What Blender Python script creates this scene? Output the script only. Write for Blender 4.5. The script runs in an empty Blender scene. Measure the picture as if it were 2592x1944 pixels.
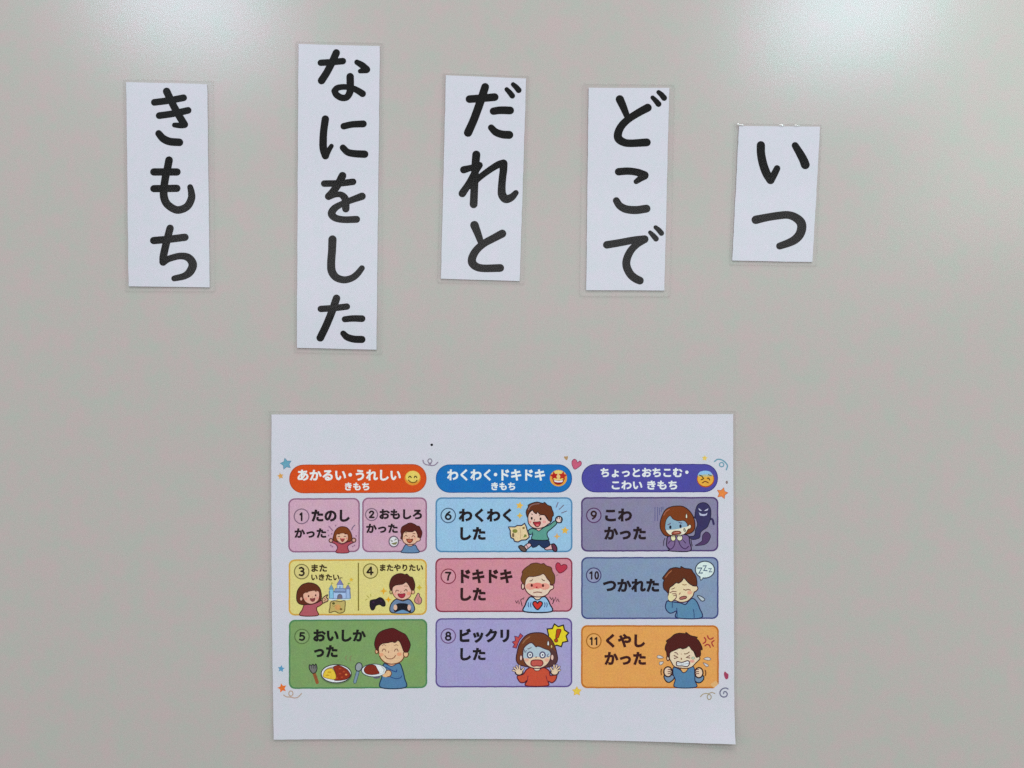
import bpy, math, random
from mathutils import Vector
from mathutils.geometry import tessellate_polygon

# ------------------------------------------------------------------ camera, world, lamps, exposure
S = 0.000254                     # metres on the wall per unit of the measured drawing (A4 sheet = 297 mm)
CX, CY = 1296.0, 972.0
D = 0.62
scene = bpy.context.scene
COL = scene.collection

cam_data = bpy.data.cameras.new('camera')
cam_data.sensor_width = 36
cam_data.lens = 36 * D / (2592 * S)
cam_data.clip_start = 0.01
cam_data.clip_end = 50
cam = bpy.data.objects.new('camera', cam_data)
COL.objects.link(cam)
cam.location = (0, -D, 0)
cam.rotation_euler = (math.radians(90), 0, 0)
scene.camera = cam

world = bpy.data.worlds.new('World')
scene.world = world
world.use_nodes = True
bg = world.node_tree.nodes['Background']
bg.inputs['Color'].default_value = (0.97, 0.985, 1.0, 1)
bg.inputs['Strength'].default_value = 0.34


def area_lamp(name, loc, target, sx, sy, radiance, color):
    d = bpy.data.lights.new(name, 'AREA')
    d.shape = 'RECTANGLE'
    d.size, d.size_y = sx, sy
    d.energy = radiance * math.pi * sx * sy
    d.color = color
    o = bpy.data.objects.new(name, d)
    COL.objects.link(o)
    o.location = loc
    o.rotation_euler = (Vector(target) - Vector(loc)).to_track_quat('-Z', 'Y').to_euler()
    return o


# ceiling lights, and one window-like lamp, above and behind the camera, mirrored softly in the board's top edge
area_lamp('ceiling_lamp', (-0.80, -1.75, 0.96), (-0.15, 0, 0.2), 0.36, 0.22, 18.0, (0.66, 0.84, 1.0))
area_lamp('ceiling_lamp', (0.84, -1.80, 0.95), (0.2, 0, 0.2), 0.38, 0.24, 18.5, (0.66, 0.88, 1.0))
area_lamp('ceiling_lamp', (1.32, -1.80, 0.82), (0.2, 0, 0.2), 0.60, 0.90, 3.0, (0.76, 1.0, 0.88))  # dim greenish lamp standing for a window, added to widen the right reflection
# the broad soft ceiling light that throws the faint shadows downwards
area_lamp('room_lamp', (0.15, -1.9, 2.7), (0, 0, 0), 2.4, 1.0, 5.6, (1.0, 0.975, 0.975))
# the bright window band across the room, mirrored in the glossy film
area_lamp('window_lamp', (0.15, -2.6, 0.45), (0.15, 0, 0.45), 2.6, 0.42, 0.62, (1.0, 0.98, 1.0))
# unseen green-tinted fills, added to mimic the camera's greenish cast at the edges
area_lamp('edge_tint_fill', (1.9, -1.0, 0.1), (0.4, 0, 0), 0.8, 1.6, 2.6, (0.84, 1.0, 0.90))
area_lamp('edge_tint_fill', (-1.9, -1.1, 0.3), (-0.4, 0, 0), 0.8, 1.4, 2.0, (0.86, 1.0, 0.90))

scene.view_settings.view_transform = 'Standard'
scene.view_settings.look = 'None'
scene.view_settings.exposure = 0.0
scene.view_settings.gamma = 1.0
scene.cycles.max_bounces = 6
scene.cycles.transparent_max_bounces = 8
scene.cycles.use_denoising = False

# ------------------------------------------------------------------ materials
E = 0.70          # how much of a surface's base colour reaches the picture under this light
VEIL = 0.012


def lin(c):
    c = c / 255.0
    return c / 12.92 if c <= 0.04045 else ((c + 0.055) / 1.055) ** 2.4


def base_of(rgb, k=None):
    c = [(lin(v) - VEIL) / E for v in rgb]
    if k is None:                       # toner: dense in the darks, clean in the lights
        y = max(c)
        t = min(1.0, max(0.0, (y - 0.035) / 0.05))
        k = 0.5 + 0.58 * t * t * (3 - 2 * t)
    return tuple(min(0.9, max(0.003, v * k)) for v in c)


MATS = {}


def ink(rgb, grain=0.16, scale=900.0):
    """printed ink: flat colour with the fine mottling of a colour laser print"""
    key = ('ink', rgb, grain, scale)
    if key in MATS:
        return MATS[key]
    m = bpy.data.materials.new('ink_%02x%02x%02x' % rgb)
    m.use_nodes = True
    nt = m.node_tree
    b = nt.nodes['Principled BSDF']
    b.inputs['Roughness'].default_value = 0.75
    b.inputs['Specular IOR Level'].default_value = 0.0
    tc = nt.nodes.new('ShaderNodeTexCoord')
    nz = nt.nodes.new('ShaderNodeTexNoise')
    nz.inputs['Scale'].default_value = scale
    nz.inputs['Detail'].default_value = 4
    nz.inputs['Roughness'].default_value = 0.7
    nt.links.new(tc.outputs['Object'], nz.inputs['Vector'])
    n2 = nt.nodes.new('ShaderNodeTexNoise')
    n2.inputs['Scale'].default_value = 160
    n2.inputs['Detail'].default_value = 2
    nt.links.new(tc.outputs['Object'], n2.inputs['Vector'])
    mr = nt.nodes.new('ShaderNodeMapRange')
    mr.inputs['From Min'].default_value = 0.25
    mr.inputs['From Max'].default_value = 0.75
    mr.inputs['To Min'].default_value = 1 - grain
    mr.inputs['To Max'].default_value = 1 + grain
    nt.links.new(nz.outputs['Fac'], mr.inputs['Value'])
    c = base_of(rgb)
    vm = nt.nodes.new('ShaderNodeVectorMath')
    vm.operation = 'SCALE'
    vm.inputs[0].default_value = c
    nt.links.new(mr.outputs['Result'], vm.inputs['Scale'])
    mx = nt.nodes.new('ShaderNodeMix')
    mx.data_type = 'RGBA'
    mx.blend_type = 'SOFT_LIGHT'
    mx.inputs['Factor'].default_value = 0.18
    nt.links.new(vm.outputs['Vector'], mx.inputs['A'])
    nt.links.new(n2.outputs['Color'], mx.inputs['B'])
    nt.links.new(mx.outputs['Result'], b.inputs['Base Color'])
    MATS[key] = m
    return m


def paper_material():
    m = bpy.data.materials.new('printer_paper')
    m.use_nodes = True
    nt = m.node_tree
    b = nt.nodes['Principled BSDF']
    b.inputs['Roughness'].default_value = 0.8
    b.inputs['Specular IOR Level'].default_value = 0.0
    tc = nt.nodes.new('ShaderNodeTexCoord')
    nz = nt.nodes.new('ShaderNodeTexNoise')
    nz.inputs['Scale'].default_value = 95
    nz.inputs['Detail'].default_value = 5
    nz.inputs['Roughness'].default_value = 0.75
    nt.links.new(tc.outputs['Object'], nz.inputs['Vector'])
    mx = nt.nodes.new('ShaderNodeMix')
    mx.data_type = 'RGBA'
    mx.inputs['A'].default_value = (*base_of((194, 195, 202), 0.91), 1)
    mx.inputs['B'].default_value = (*base_of((201, 194, 205), 0.91), 1)
    cr = nt.nodes.new('ShaderNodeMapRange')
    cr.inputs['From Min'].default_value = 0.35
    cr.inputs['From Max'].default_value = 0.65
    nt.links.new(nz.outputs['Fac'], cr.inputs['Value'])
    nt.links.new(cr.outputs['Result'], mx.inputs['Factor'])
    nt.links.new(mx.outputs['Result'], b.inputs['Base Color'])
    return m


def film_material():
    """clear laminating film: lets everything through, mirrors a little at its gloss"""
    m = bpy.data.materials.new('laminating_film')
    m.use_nodes = True
    nt = m.node_tree
    nt.nodes.remove(nt.nodes['Principled BSDF'])
    out = nt.nodes['Material Output']
    tr = nt.nodes.new('ShaderNodeBsdfTransparent')
    tr.inputs['Color'].default_value = (1, 1, 1, 1)
    gl = nt.nodes.new('ShaderNodeBsdfGlossy')
    gl.inputs['Roughness'].default_value = 0.10
    gl.inputs['Color'].default_value = (1, 1, 1, 1)
    tc = nt.nodes.new('ShaderNodeTexCoord')
    nz = nt.nodes.new('ShaderNodeTexNoise')
    nz.inputs['Scale'].default_value = 28
    nz.inputs['Detail'].default_value = 2
    nt.links.new(tc.outputs['Object'], nz.inputs['Vector'])
    bp = nt.nodes.new('ShaderNodeBump')
    bp.inputs['Strength'].default_value = 0.2
    bp.inputs['Distance'].default_value = 0.0006
    nt.links.new(nz.outputs['Fac'], bp.inputs['Height'])
    nt.links.new(bp.outputs['Normal'], gl.inputs['Normal'])
    mx = nt.nodes.new('ShaderNodeMixShader')
    mx.inputs['Fac'].default_value = 0.042
    nt.links.new(tr.outputs['BSDF'], mx.inputs[1])
    nt.links.new(gl.outputs['BSDF'], mx.inputs[2])
    nt.links.new(mx.outputs['Shader'], out.inputs['Surface'])
    return m


def film_edge_material():
    """the sealed rim of the pouch: slightly milky where the film is pressed together"""
    m = bpy.data.materials.new('sealed_film_rim')
    m.use_nodes = True
    nt = m.node_tree
    b = nt.nodes['Principled BSDF']
    out = nt.nodes['Material Output']
    b.inputs['Base Color'].default_value = (0.62, 0.62, 0.60, 1)
    b.inputs['Roughness'].default_value = 0.22
    tr = nt.nodes.new('ShaderNodeBsdfTransparent')
    mx = nt.nodes.new('ShaderNodeMixShader')
    mx.inputs['Fac'].default_value = 0.19
    nt.links.new(tr.outputs['BSDF'], mx.inputs[1])
    nt.links.new(b.outputs['BSDF'], mx.inputs[2])
    nt.links.new(mx.outputs['Shader'], out.inputs['Surface'])
    return m


def board_material():
    m = bpy.data.materials.new('enamelled_steel')
    m.use_nodes = True
    nt = m.node_tree
    b = nt.nodes['Principled BSDF']
    b.inputs['Roughness'].default_value = 0.215
    b.inputs['Specular IOR Level'].default_value = 0.5
    tc = nt.nodes.new('ShaderNodeTexCoord')
    # faint green and pink mottling, imitating camera colour noise
    nz = nt.nodes.new('ShaderNodeTexNoise')
    nz.inputs['Scale'].default_value = 55
    nz.inputs['Detail'].default_value = 6
    nz.inputs['Roughness'].default_value = 0.72
    nt.links.new(tc.outputs['Object'], nz.inputs['Vector'])
    cr = nt.nodes.new('ShaderNodeMapRange')
    cr.inputs['From Min'].default_value = 0.36
    cr.inputs['From Max'].default_value = 0.64
    nt.links.new(nz.outputs['Fac'], cr.inputs['Value'])
    mx = nt.nodes.new('ShaderNodeMix')
    mx.data_type = 'RGBA'
    mx.inputs['A'].default_value = (*base_of((156, 156, 149), 1.06), 1)
    mx.inputs['B'].default_value = (*base_of((167, 151, 150), 1.06), 1)
    nt.links.new(cr.outputs['Result'], mx.inputs['Factor'])
    # fine sandy grain
    n2 = nt.nodes.new('ShaderNodeTexNoise')
    n2.inputs['Scale'].default_value = 1500
    n2.inputs['Detail'].default_value = 3
    nt.links.new(tc.outputs['Object'], n2.inputs['Vector'])
    m2 = nt.nodes.new('ShaderNodeMapRange')
    m2.inputs['From Min'].default_value = 0.3
    m2.inputs['From Max'].default_value = 0.7
    m2.inputs['To Min'].default_value = 0.935
    m2.inputs['To Max'].default_value = 1.065
    nt.links.new(n2.outputs['Fac'], m2.inputs['Value'])
    vm = nt.nodes.new('ShaderNodeVectorMath')
    vm.operation = 'SCALE'
    nt.links.new(mx.outputs['Result'], vm.inputs[0])
    nt.links.new(m2.outputs['Result'], vm.inputs['Scale'])
    nt.links.new(vm.outputs['Vector'], b.inputs['Base Color'])
    bp = nt.nodes.new('ShaderNodeBump')
    bp.inputs['Strength'].default_value = 0.07
    bp.inputs['Distance'].default_value = 0.0002
    n3 = nt.nodes.new('ShaderNodeTexNoise')
    n3.inputs['Scale'].default_value = 420
    n3.inputs['Detail'].default_value = 2
    nt.links.new(tc.outputs['Object'], n3.inputs['Vector'])
    nt.links.new(n3.outputs['Fac'], bp.inputs['Height'])
    nt.links.new(bp.outputs['Normal'], b.inputs['Normal'])
    return m


def solid_material(name, c, rough):
    m = bpy.data.materials.new(name)
    m.use_nodes = True
    b = m.node_tree.nodes['Principled BSDF']
    b.inputs['Base Color'].default_value = (*c, 1)
    b.inputs['Roughness'].default_value = rough
    return m


PAPER = paper_material()
FILM = film_material()
RIM = film_edge_material()
BOARD = board_material()

# ------------------------------------------------------------------ geometry helpers


def sstep(a, b, x):
    t = min(1.0, max(0.0, (x - a) / (b - a)))
    return t * t * (3 - 2 * t)


def chart_lift(px, py):
    """the chart's lower right corner stands off the wall"""
    u, v = max(0.0, (px - 1480) / 400), max(0.0, (py - 1745) / 140)
    return (0.0034 * u * u + 0.0006) * v * v


def card_lift(px, py):
    return 0.0


def W(px, py, y):
    return ((px - CX) * S, y, (CY - py) * S)


class Mesh:
    def __init__(self):
        self.v, self.f, self.mi, self.mats = [], [], [], []

    def slot(self, mat):
        if mat not in self.mats:
            self.mats.append(mat)
        return self.mats.index(mat)

    def add(self, verts, faces, mat):
        o = len(self.v)
        k = self.slot(mat)
        self.v += verts
        for f in faces:
            self.f.append([i + o for i in f])
            self.mi.append(k)

    def build(self, name, parent=None, origin=(0, 0, 0)):
        me = bpy.data.meshes.new(name)
        ox, oy, oz = origin
        me.from_pydata([(a - ox, b - oy, c - oz) for a, b, c in self.v], [], self.f)
        for m in self.mats:
            me.materials.append(m)
        me.polygons.foreach_set('material_index', self.mi)
        me.update()
        o = bpy.data.objects.new(name, me)
        COL.objects.link(o)
        if parent:
            o.parent = parent
            o.location = (ox - parent['_x'], oy - parent['_y'], oz - parent['_z'])
        else:
            o.location = origin
        return o


def centre(me):
    xs = [v[0] for v in me.v]
    ys = [v[1] for v in me.v]
    zs = [v[2] for v in me.v]
    return ((min(xs) + max(xs)) / 2, max(ys), (min(zs) + max(zs)) / 2)


def child(me, name, parent, label=None):
    c = centre(me)
    o = me.build(name, parent, c)
    o['_x'], o['_y'], o['_z'] = c
    if label:
        o['label'] = label
    return o


def empty(name, loc):
    o = bpy.data.objects.new(name, None)
    o.empty_display_size = 0.02
    COL.objects.link(o)
    o.location = loc
    o['_x'], o['_y'], o['_z'] = loc
    return o


def catmull(pts, closed, n=6):
    """smooth curve through points (any number of components)"""
    out = []
    m = len(pts)
    if m < 3:
        return [tuple(p) for p in pts]
    rng = m if closed else m - 1
    for i in range(rng):
        p1, p2 = pts[i], pts[(i + 1) % m]
        p0 = pts[(i - 1) % m] if (closed or i > 0) else tuple(2 * a - b for a, b in zip(p1, p2))
        p3 = pts[(i + 2) % m] if (closed or i + 2 < m) else tuple(2 * b - a for a, b in zip(p1, p2))
        for k in range(n):
            t = k / n
            out.append(tuple(0.5 * ((2 * b) + (-a + c) * t + (2 * a - 5 * b + 4 * c - d) * t * t
                                    + (-a + 3 * b - 3 * c + d) * t ** 3)
                             for a, b, c, d in zip(p0, p1, p2, p3)))
    if not closed:
        out.append(tuple(pts[-1]))
    return out


class Ink:
    """draws flat print on a sheet: every layer lies a few micrometres above the one below"""
    STEP = 3e-6

    def __init__(self, y0, lift):
        self.y = y0
        self.lift = lift
        self.me = Mesh()
        self.o = (0, 0, 1)
        self.pen = 1.0
        self.dark = 1.0

    def frame(self, ox, oy, s):
        self.o = (ox, oy, s)
        return self

    def P(self, u, v):
        ox, oy, s = self.o
        px, py = ox + u / s, oy + v / s
        return W(px, py, self.y - self.lift(px, py))

    def up(self):
        self.y -= self.STEP

    def f(self, rgb, pts, o=None, w=0, sm=True, n=5):
        pts = [(p[0], p[1]) for p in pts]
        cur = catmull(pts, True, n) if sm else pts
        self.up()
        tri = tessellate_polygon([[Vector((a, b, 0)) for a, b in cur]])
        vs = [self.P(a, b) for a, b in cur]
        fs = []
        for t in tri:
            a, b, c = (cur[i] for i in t)
            ar = (b[0] - a[0]) * (c[1] - a[1]) - (c[0] - a[0]) * (b[1] - a[1])
            if abs(ar) < 1e-9:
                continue
            fs.append(list(t) if ar > 0 else list(t)[::-1])
        fs = [f[::-1] for f in fs]
        self.me.add(vs, fs, rgb if not isinstance(rgb, tuple) else ink(rgb))
        if o:
            o = tuple(int(c * self.dark) for c in o)
            self.l(o, w * self.pen, list(cur) + [cur[0]], sm=False, cap=False)

    def l(self, rgb, w, pts, sm=True, cap=True, n=6):
        """a pen stroke; points may carry their own radius as third number"""
        if len(pts[0]) == 2 or (len(pts[0]) == 3 and pts[0][2] is None):
            pts = [(p[0], p[1], w / 2) for p in pts]
        else:
            r = pts[0][2]
            q = []
            for p in pts:
                r = p[2] if len(p) > 2 else r
                q.append((p[0], p[1], r))
            pts = q
        cur = catmull(pts, False, n) if (sm and len(pts) > 2) else list(pts)
        # drop doubles
        c2 = [cur[0]]
        for p in cur[1:]:
            if math.hypot(p[0] - c2[-1][0], p[1] - c2[-1][1]) > 1e-6:
                c2.append(p)
        cur = c2
        if len(cur) < 2:
            return
        self.up()
        L, R = [], []
        closed = math.hypot(cur[0][0] - cur[-1][0], cur[0][1] - cur[-1][1]) < 1e-6
        m = len(cur)
        for i, (x, y, r) in enumerate(cur):
            a = cur[i - 1] if i > 0 else (cur[-2] if closed else cur[0])
            b = cur[i + 1] if i < m - 1 else (cur[1] if closed else cur[-1])
            dx1, dy1 = x - a[0], y - a[1]
            dx2, dy2 = b[0] - x, b[1] - y
            l1, l2 = math.hypot(dx1, dy1), math.hypot(dx2, dy2)
            tx = (dx1 / l1 if l1 else 0) + (dx2 / l2 if l2 else 0)
            ty = (dy1 / l1 if l1 else 0) + (dy2 / l2 if l2 else 0)
            tl = math.hypot(tx, ty) or 1
            tx, ty = tx / tl, ty / tl
            k = 1.0
            if l1 and l2:
                cs = (dx1 * dx2 + dy1 * dy2) / (l1 * l2)
                k = min(1.5, 1 / math.sqrt(max(0.2, (1 + cs) / 2)))
            nx, ny = -ty * k, tx * k
            L.append((x + nx * r, y + ny * r))
            R.append((x - nx * r, y - ny * r))
        mat = ink(rgb) if isinstance(rgb, tuple) else rgb
        vs = [self.P(*p) for p in L] + [self.P(*p) for p in R]
        fs = [[i, i + 1, m + i + 1, m + i] for i in range(m - 1)]
        self.me.add(vs, fs, mat)
        if cap:
            for end in (0, -1):
                x, y, r = cur[end]
                q = cur[1] if end == 0 else cur[-2]
                ang = math.atan2(y - q[1], x - q[0])
                k = 8
                ring = [(x + r * math.cos(ang - math.pi / 2 + math.pi * j / k),
                         y + r * math.sin(ang - math.pi / 2 + math.pi * j / k)) for j in range(k + 1)]
                vs = [self.P(*p) for p in ring]
                self.me.add(vs, [list(range(k + 1))[::-1]], mat)

    def e(self, rgb, cx, cy, rx, ry, o=None, w=0, rot=0, n=28):
        ca, sa = math.cos(math.radians(rot)), math.sin(math.radians(rot))
        pts = []
        for i in range(n):
            a = 2 * math.pi * i / n
            x, y = rx * math.cos(a), ry * math.sin(a)
            pts.append((cx + x * ca - y * sa, cy + x * sa + y * ca))
        if rgb is not None:
            self.f(rgb, pts, o, w, sm=False)
        else:
            self.l(o, w, pts + [pts[0]], sm=False, cap=False)

    def star(self, rgb, cx, cy, r, rot=0, o=None, w=0, k=5, inner=0.5):
        pts = []
        for i in range(2 * k):
            a = math.radians(rot) + math.pi * i / k - math.pi / 2
            rr = r if i % 2 == 0 else r * inner
            pts.append((cx + rr * math.cos(a), cy + rr * math.sin(a)))
        self.f(rgb, pts, o, w, sm=False)

    def rrect(self, rgb, x0, y0, x1, y1, rad, o=None, w=0, slope=0.0, wob=0.0, seed=0):
        rnd = random.Random(seed)
        pts = []
        cs = [(x1 - rad, y0 + rad, -90), (x1 - rad, y1 - rad, 0), (x0 + rad, y1 - rad, 90), (x0 + rad, y0 + rad, 180)]
        arcs = []
        for cx, cy, a0 in cs:
            arcs.append([(cx + rad * math.cos(math.radians(a0 + 90 * j / 8)),
                          cy + rad * math.sin(math.radians(a0 + 90 * j / 8))) for j in range(9)])
        for i in range(4):
            pts += arcs[i]
            a, b = arcs[i][-1], arcs[(i + 1) % 4][0]
            d = math.hypot(b[0] - a[0], b[1] - a[1])
            k = max(1, int(d / 9))
            for j in range(1, k):
                t = j / k
                pts.append((a[0] + (b[0] - a[0]) * t + rnd.uniform(-wob, wob),
                            a[1] + (b[1] - a[1]) * t + rnd.uniform(-wob, wob)))
        pts = [(x, y - slope * (x - x0)) for x, y in pts]
        self.f(rgb, pts, None, 0, sm=False)
        if o:
            inset = w / 2
            mx, my = (x0 + x1) / 2, (y0 + y1) / 2
            kx, ky = 1 - inset / ((x1 - x0) / 2), 1 - inset / ((y1 - y0) / 2)
            q = [(mx + (x - mx) * kx, my + (y - my) * ky) for x, y in pts]
            self.l(o, w, q + [q[0]], sm=False, cap=False)

    def text(self, body, rgb, x0, y0, x1, y1, bold=0.036):
        """a line of bold round printed lettering fitted to its measured box"""
        cu = bpy.data.curves.new('lettering', 'FONT')
        cu.body = body
        cu.size = 1
        cu.resolution_u = 3
        t = bpy.data.objects.new('lettering', cu)
        COL.objects.link(t)
        dg = bpy.context.evaluated_depsgraph_get()
        dg.update()
        me = bpy.data.meshes.new_from_object(t.evaluated_get(dg))
        vs = [(v.co.x, v.co.y) for v in me.vertices]
        fs = [list(p.vertices) for p in me.polygons]
        bpy.data.objects.remove(t)
        bpy.data.curves.remove(cu)
        bpy.data.meshes.remove(me)
        a0, a1 = min(v[0] for v in vs), max(v[0] for v in vs)
        b0, b1 = min(v[1] for v in vs), max(v[1] for v in vs)
        _, _, s = self.o
        r = bold * 1.15 * (y1 - y0)
        X0, X1, Y0, Y1 = x0 + r, x1 - r, y0 + r, y1 - r
        q = [(X0 + (a - a0) / (a1 - a0) * (X1 - X0), Y1 - (b - b0) / (b1 - b0) * (Y1 - Y0)) for a, b in vs]
        self.up()
        out = []
        edges = {}
        for f in fs:
            n = len(f)
            ar = sum(q[f[i]][0] * q[f[(i + 1) % n]][1] - q[f[(i + 1) % n]][0] * q[f[i]][1] for i in range(n))
            out.append(f[::-1] if ar > 0 else f)
            g = out[-1]
            for i in range(n):
                edges[(g[i], g[(i + 1) % n])] = 1
        self.me.add([self.P(*p) for p in q], out, ink(rgb))
        # the heavy rounded outline of the typeface, run round every contour
        key = lambda i: (round(q[i][0], 3), round(q[i][1], 3))
        nxt = {}
        have = set((key(a), key(b)) for a, b in edges)
        for a, b in edges:
            if (key(b), key(a)) not in have:
                nxt[key(a)] = key(b)
        while nxt:
            a = next(iter(nxt))
            loop = [a]
            c = nxt.pop(a)
            while c in nxt:
                loop.append(c)
                c = nxt.pop(c)
            loop.append(c)
            if len(loop) < 4:
                continue
            if loop[0] == loop[-1]:
                loop = loop[:-1]
            m = len(loop)
            outer = []
            for i in range(m):
                (ax, ay), (bx, by), (cx, cy) = loop[i - 1], loop[i], loop[(i + 1) % m]
                d1, d2 = math.hypot(bx - ax, by - ay) or 1, math.hypot(cx - bx, cy - by) or 1
                t1, t2 = ((bx - ax) / d1, (by - ay) / d1), ((cx - bx) / d2, (cy - by) / d2)
                tx, ty = t1[0] + t2[0], t1[1] + t2[1]
                tl = math.hypot(tx, ty) or 1
                cs = t1[0] * t2[0] + t1[1] * t2[1]
                k = min(1.2, 1 / math.sqrt(max(0.2, (1 + cs) / 2)))
                outer.append((bx - ty / tl * k * r, by + tx / tl * k * r))
            self.y -= 4e-7
            vs = [self.P(*p) for p in outer] + [self.P(*p) for p in loop]
            self.me.add(vs, [[i, (i + 1) % m, m + (i + 1) % m, m + i] for i in range(m)], ink(rgb))

    def digits(self, num, rgb, x0, y0, x1, y1):
        n = len(num)
        cw = (x1 - x0) / (n + 0.12 * (n - 1))
        for i, ch in enumerate(num):
            ax = x0 + i * cw * 1.12
            for st in DIGITS[ch]:
                pts = [(ax + 1.4 + u * (cw - 2.8), y0 + 1.4 + v * (y1 - y0 - 2.8)) for u, v in st]
                self.l(rgb, 4.6 if n == 1 else 4.0, pts, n=4)

    def make(self, name, parent, label=None):
        return child(self.me, name, parent, label)


def _ring(cx, cy, rx, ry):
    return [(cx + rx * math.cos(math.pi * k / 6), cy + ry * math.sin(math.pi * k / 6)) for k in range(13)]


DIGITS = {
    '0': [_ring(.5, .5, .42, .5)],
    '1': [[(.12, .2), (.6, .0)], [(.6, .0), (.6, 1)]],
    '2': [[(.08, .22), (.3, .02), (.68, .02), (.88, .24), (.7, .5), (.08, 1)], [(.08, 1), (.95, 1)]],
    '3': [[(.1, .08), (.5, .0), (.88, .2), (.75, .42), (.4, .47)], [(.4, .47), (.85, .56), (.95, .78), (.6, 1), (.06, .94)]],
    '4': [[(.66, .0), (.0, .7)], [(.0, .72), (1, .72)], [(.7, .0), (.7, 1)]],
    '5': [[(.88, .0), (.18, .0)], [(.18, .0), (.1, .45)], [(.1, .45), (.5, .36), (.92, .56), (.85, .86), (.45, 1), (.02, .92)]],
    '6': [_ring(.5, .69, .44, .31), [(.75, .0), (.3, .28), (.07, .66)]],
    '7': [[(.02, .02), (.95, .02)], [(.95, .02), (.58, .45), (.42, 1)]],
    '8': [_ring(.5, .24, .36, .24), _ring(.5, .74, .46, .27)],
    '9': [_ring(.5, .31, .44, .31), [(.93, .34), (.75, .72), (.3, 1)]],
}


def quad_point(q, u, v):
    (ax, ay), (bx, by), (cx, cy), (dx, dy) = q      # tl, tr, br, bl
    x = (1 - u) * (1 - v) * ax + u * (1 - v) * bx + u * v * cx + (1 - u) * v * dx
    y = (1 - u) * (1 - v) * ay + u * (1 - v) * by + u * v * cy + (1 - u) * v * dy
    return x, y


def sheet(q, y_back, y_front, mat, lift, nu=2, nv=2, bend=None, rough=0.0, seed=1, rim=None):
    """a thin sheet with real thickness between two depths, following the lift of its thing"""
    rnd = random.Random(seed)
    me = Mesh()
    grid = []
    for j in range(nv + 1):
        row = []
        for i in range(nu + 1):
            u, v = i / nu, j / nv
            x, y = quad_point(q, u, v)
            if bend:
                dx, dy = bend(u, v)
                x, y = x + dx, y + dy
            if rough and (i in (0, nu) or j in (0, nv)):
                x += rnd.uniform(-rough, rough)
                y += rnd.uniform(-rough, rough)
            row.append((x, y))
        grid.append(row)
    fr = [W(x, y, y_front - lift(x, y)) for row in grid for x, y in row]
    k = nu + 1
    faces = [[j * k + i, (j + 1) * k + i, (j + 1) * k + i + 1, j * k + i + 1] for j in range(nv) for i in range(nu)]
    me.add(fr, faces, mat)
    border = ([(0, i) for i in range(nu + 1)] + [(j, nu) for j in range(1, nv + 1)]
              + [(nv, i) for i in range(nu - 1, -1, -1)] + [(j, 0) for j in range(nv - 1, 0, -1)])
    a = [W(*grid[j][i], y_front - lift(*grid[j][i])) for j, i in border]
    b = [W(*grid[j][i], y_back - lift(*grid[j][i])) for j, i in border]
    n = len(border)
    me.add(a + b, [[i, (i + 1) % n, n + (i + 1) % n, n + i] for i in range(n)], rim or mat)
    if not rim:
        bk = [W(x, y, y_back - lift(x, y)) for row in grid for x, y in row]
        me.add(bk, [f[::-1] for f in faces], mat)
    return me


def film(corner_pts, y_back, y_front, lift, rad=5.0, bead=2.2, nb=10):
    """the laminating pouch: clear face with rounded corners, a pressed rim round it and open behind"""
    n = len(corner_pts)
    out = []
    for i in range(n):
        p, a, b = corner_pts[i], corner_pts[i - 1], corner_pts[(i + 1) % n]
        va = Vector((a[0] - p[0], a[1] - p[1])).normalized()
        vb = Vector((b[0] - p[0], b[1] - p[1])).normalized()
        s, t = Vector(p) + va * rad, Vector(p) + vb * rad
        for k in range(5):
            w = k / 4
            m = s * (1 - w) ** 2 + Vector(p) * 2 * w * (1 - w) + t * w * w
            out.append((m.x, m.y))
        d = (Vector(b) - Vector(p)).length
        for k in range(1, nb):
            m = t + (Vector(b) - vb * rad - t) * (k / nb)
            out.append((m.x, m.y))
    cx = sum(p[0] for p in out) / len(out)
    cy = sum(p[1] for p in out) / len(out)

    def inset(p, d):
        v = Vector((cx - p[0], cy - p[1]))
        # move inwards along both axes so the band keeps its width on long sheets
        return (p[0] + d * max(-1, min(1, v.x / 40)), p[1] + d * max(-1, min(1, v.y / 40)))
    m = len(out)
    inner = [inset(p, bead) for p in out]
    me = Mesh()
    tri = tessellate_polygon([[Vector((a, b, 0)) for a, b in inner]])
    fs = []
    for t in tri:
        a, b, c = (inner[i] for i in t)
        ar = (b[0] - a[0]) * (c[1] - a[1]) - (c[0] - a[0]) * (b[1] - a[1])
        if abs(ar) > 1e-9:
            fs.append(list(t)[::-1] if ar > 0 else list(t))
    me.add([W(x, y, y_front - lift(x, y)) for x, y in inner], fs, FILM)
    a = [W(x, y, y_front - lift(x, y)) for x, y in inner]
    b = [W(x, y, (y_front + y_back) / 2 - lift(x, y)) for x, y in out]
    c = [W(x, y, y_back - lift(x, y)) for x, y in out]
    me.add(a + b, [[i, (i + 1) % m, m + (i + 1) % m, m + i] for i in range(m)], RIM)
    me.add(b + c, [[i, (i + 1) % m, m + (i + 1) % m, m + i] for i in range(m)], RIM)
    return me


# ------------------------------------------------------------------ the wall the sheets hang on
wm = Mesh()
nx, nz = 24, 18
gv = [(-0.9 + 1.8 * i / nx, 0.0, 0.7 - 1.4 * j / nz) for j in range(nz + 1) for i in range(nx + 1)]
wm.add(gv, [[j * (nx + 1) + i, (j + 1) * (nx + 1) + i, (j + 1) * (nx + 1) + i + 1, j * (nx + 1) + i + 1]
            for j in range(nz) for i in range(nx)], BOARD)
wall = wm.build('wall')
wall['kind'] = 'structure'

# ------------------------------------------------------------------ the five word cards
BLACK = (32, 29, 34)
T_PAPER0, T_PAPER1, T_FILM = -0.00025, -0.00105, -0.00135


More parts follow.
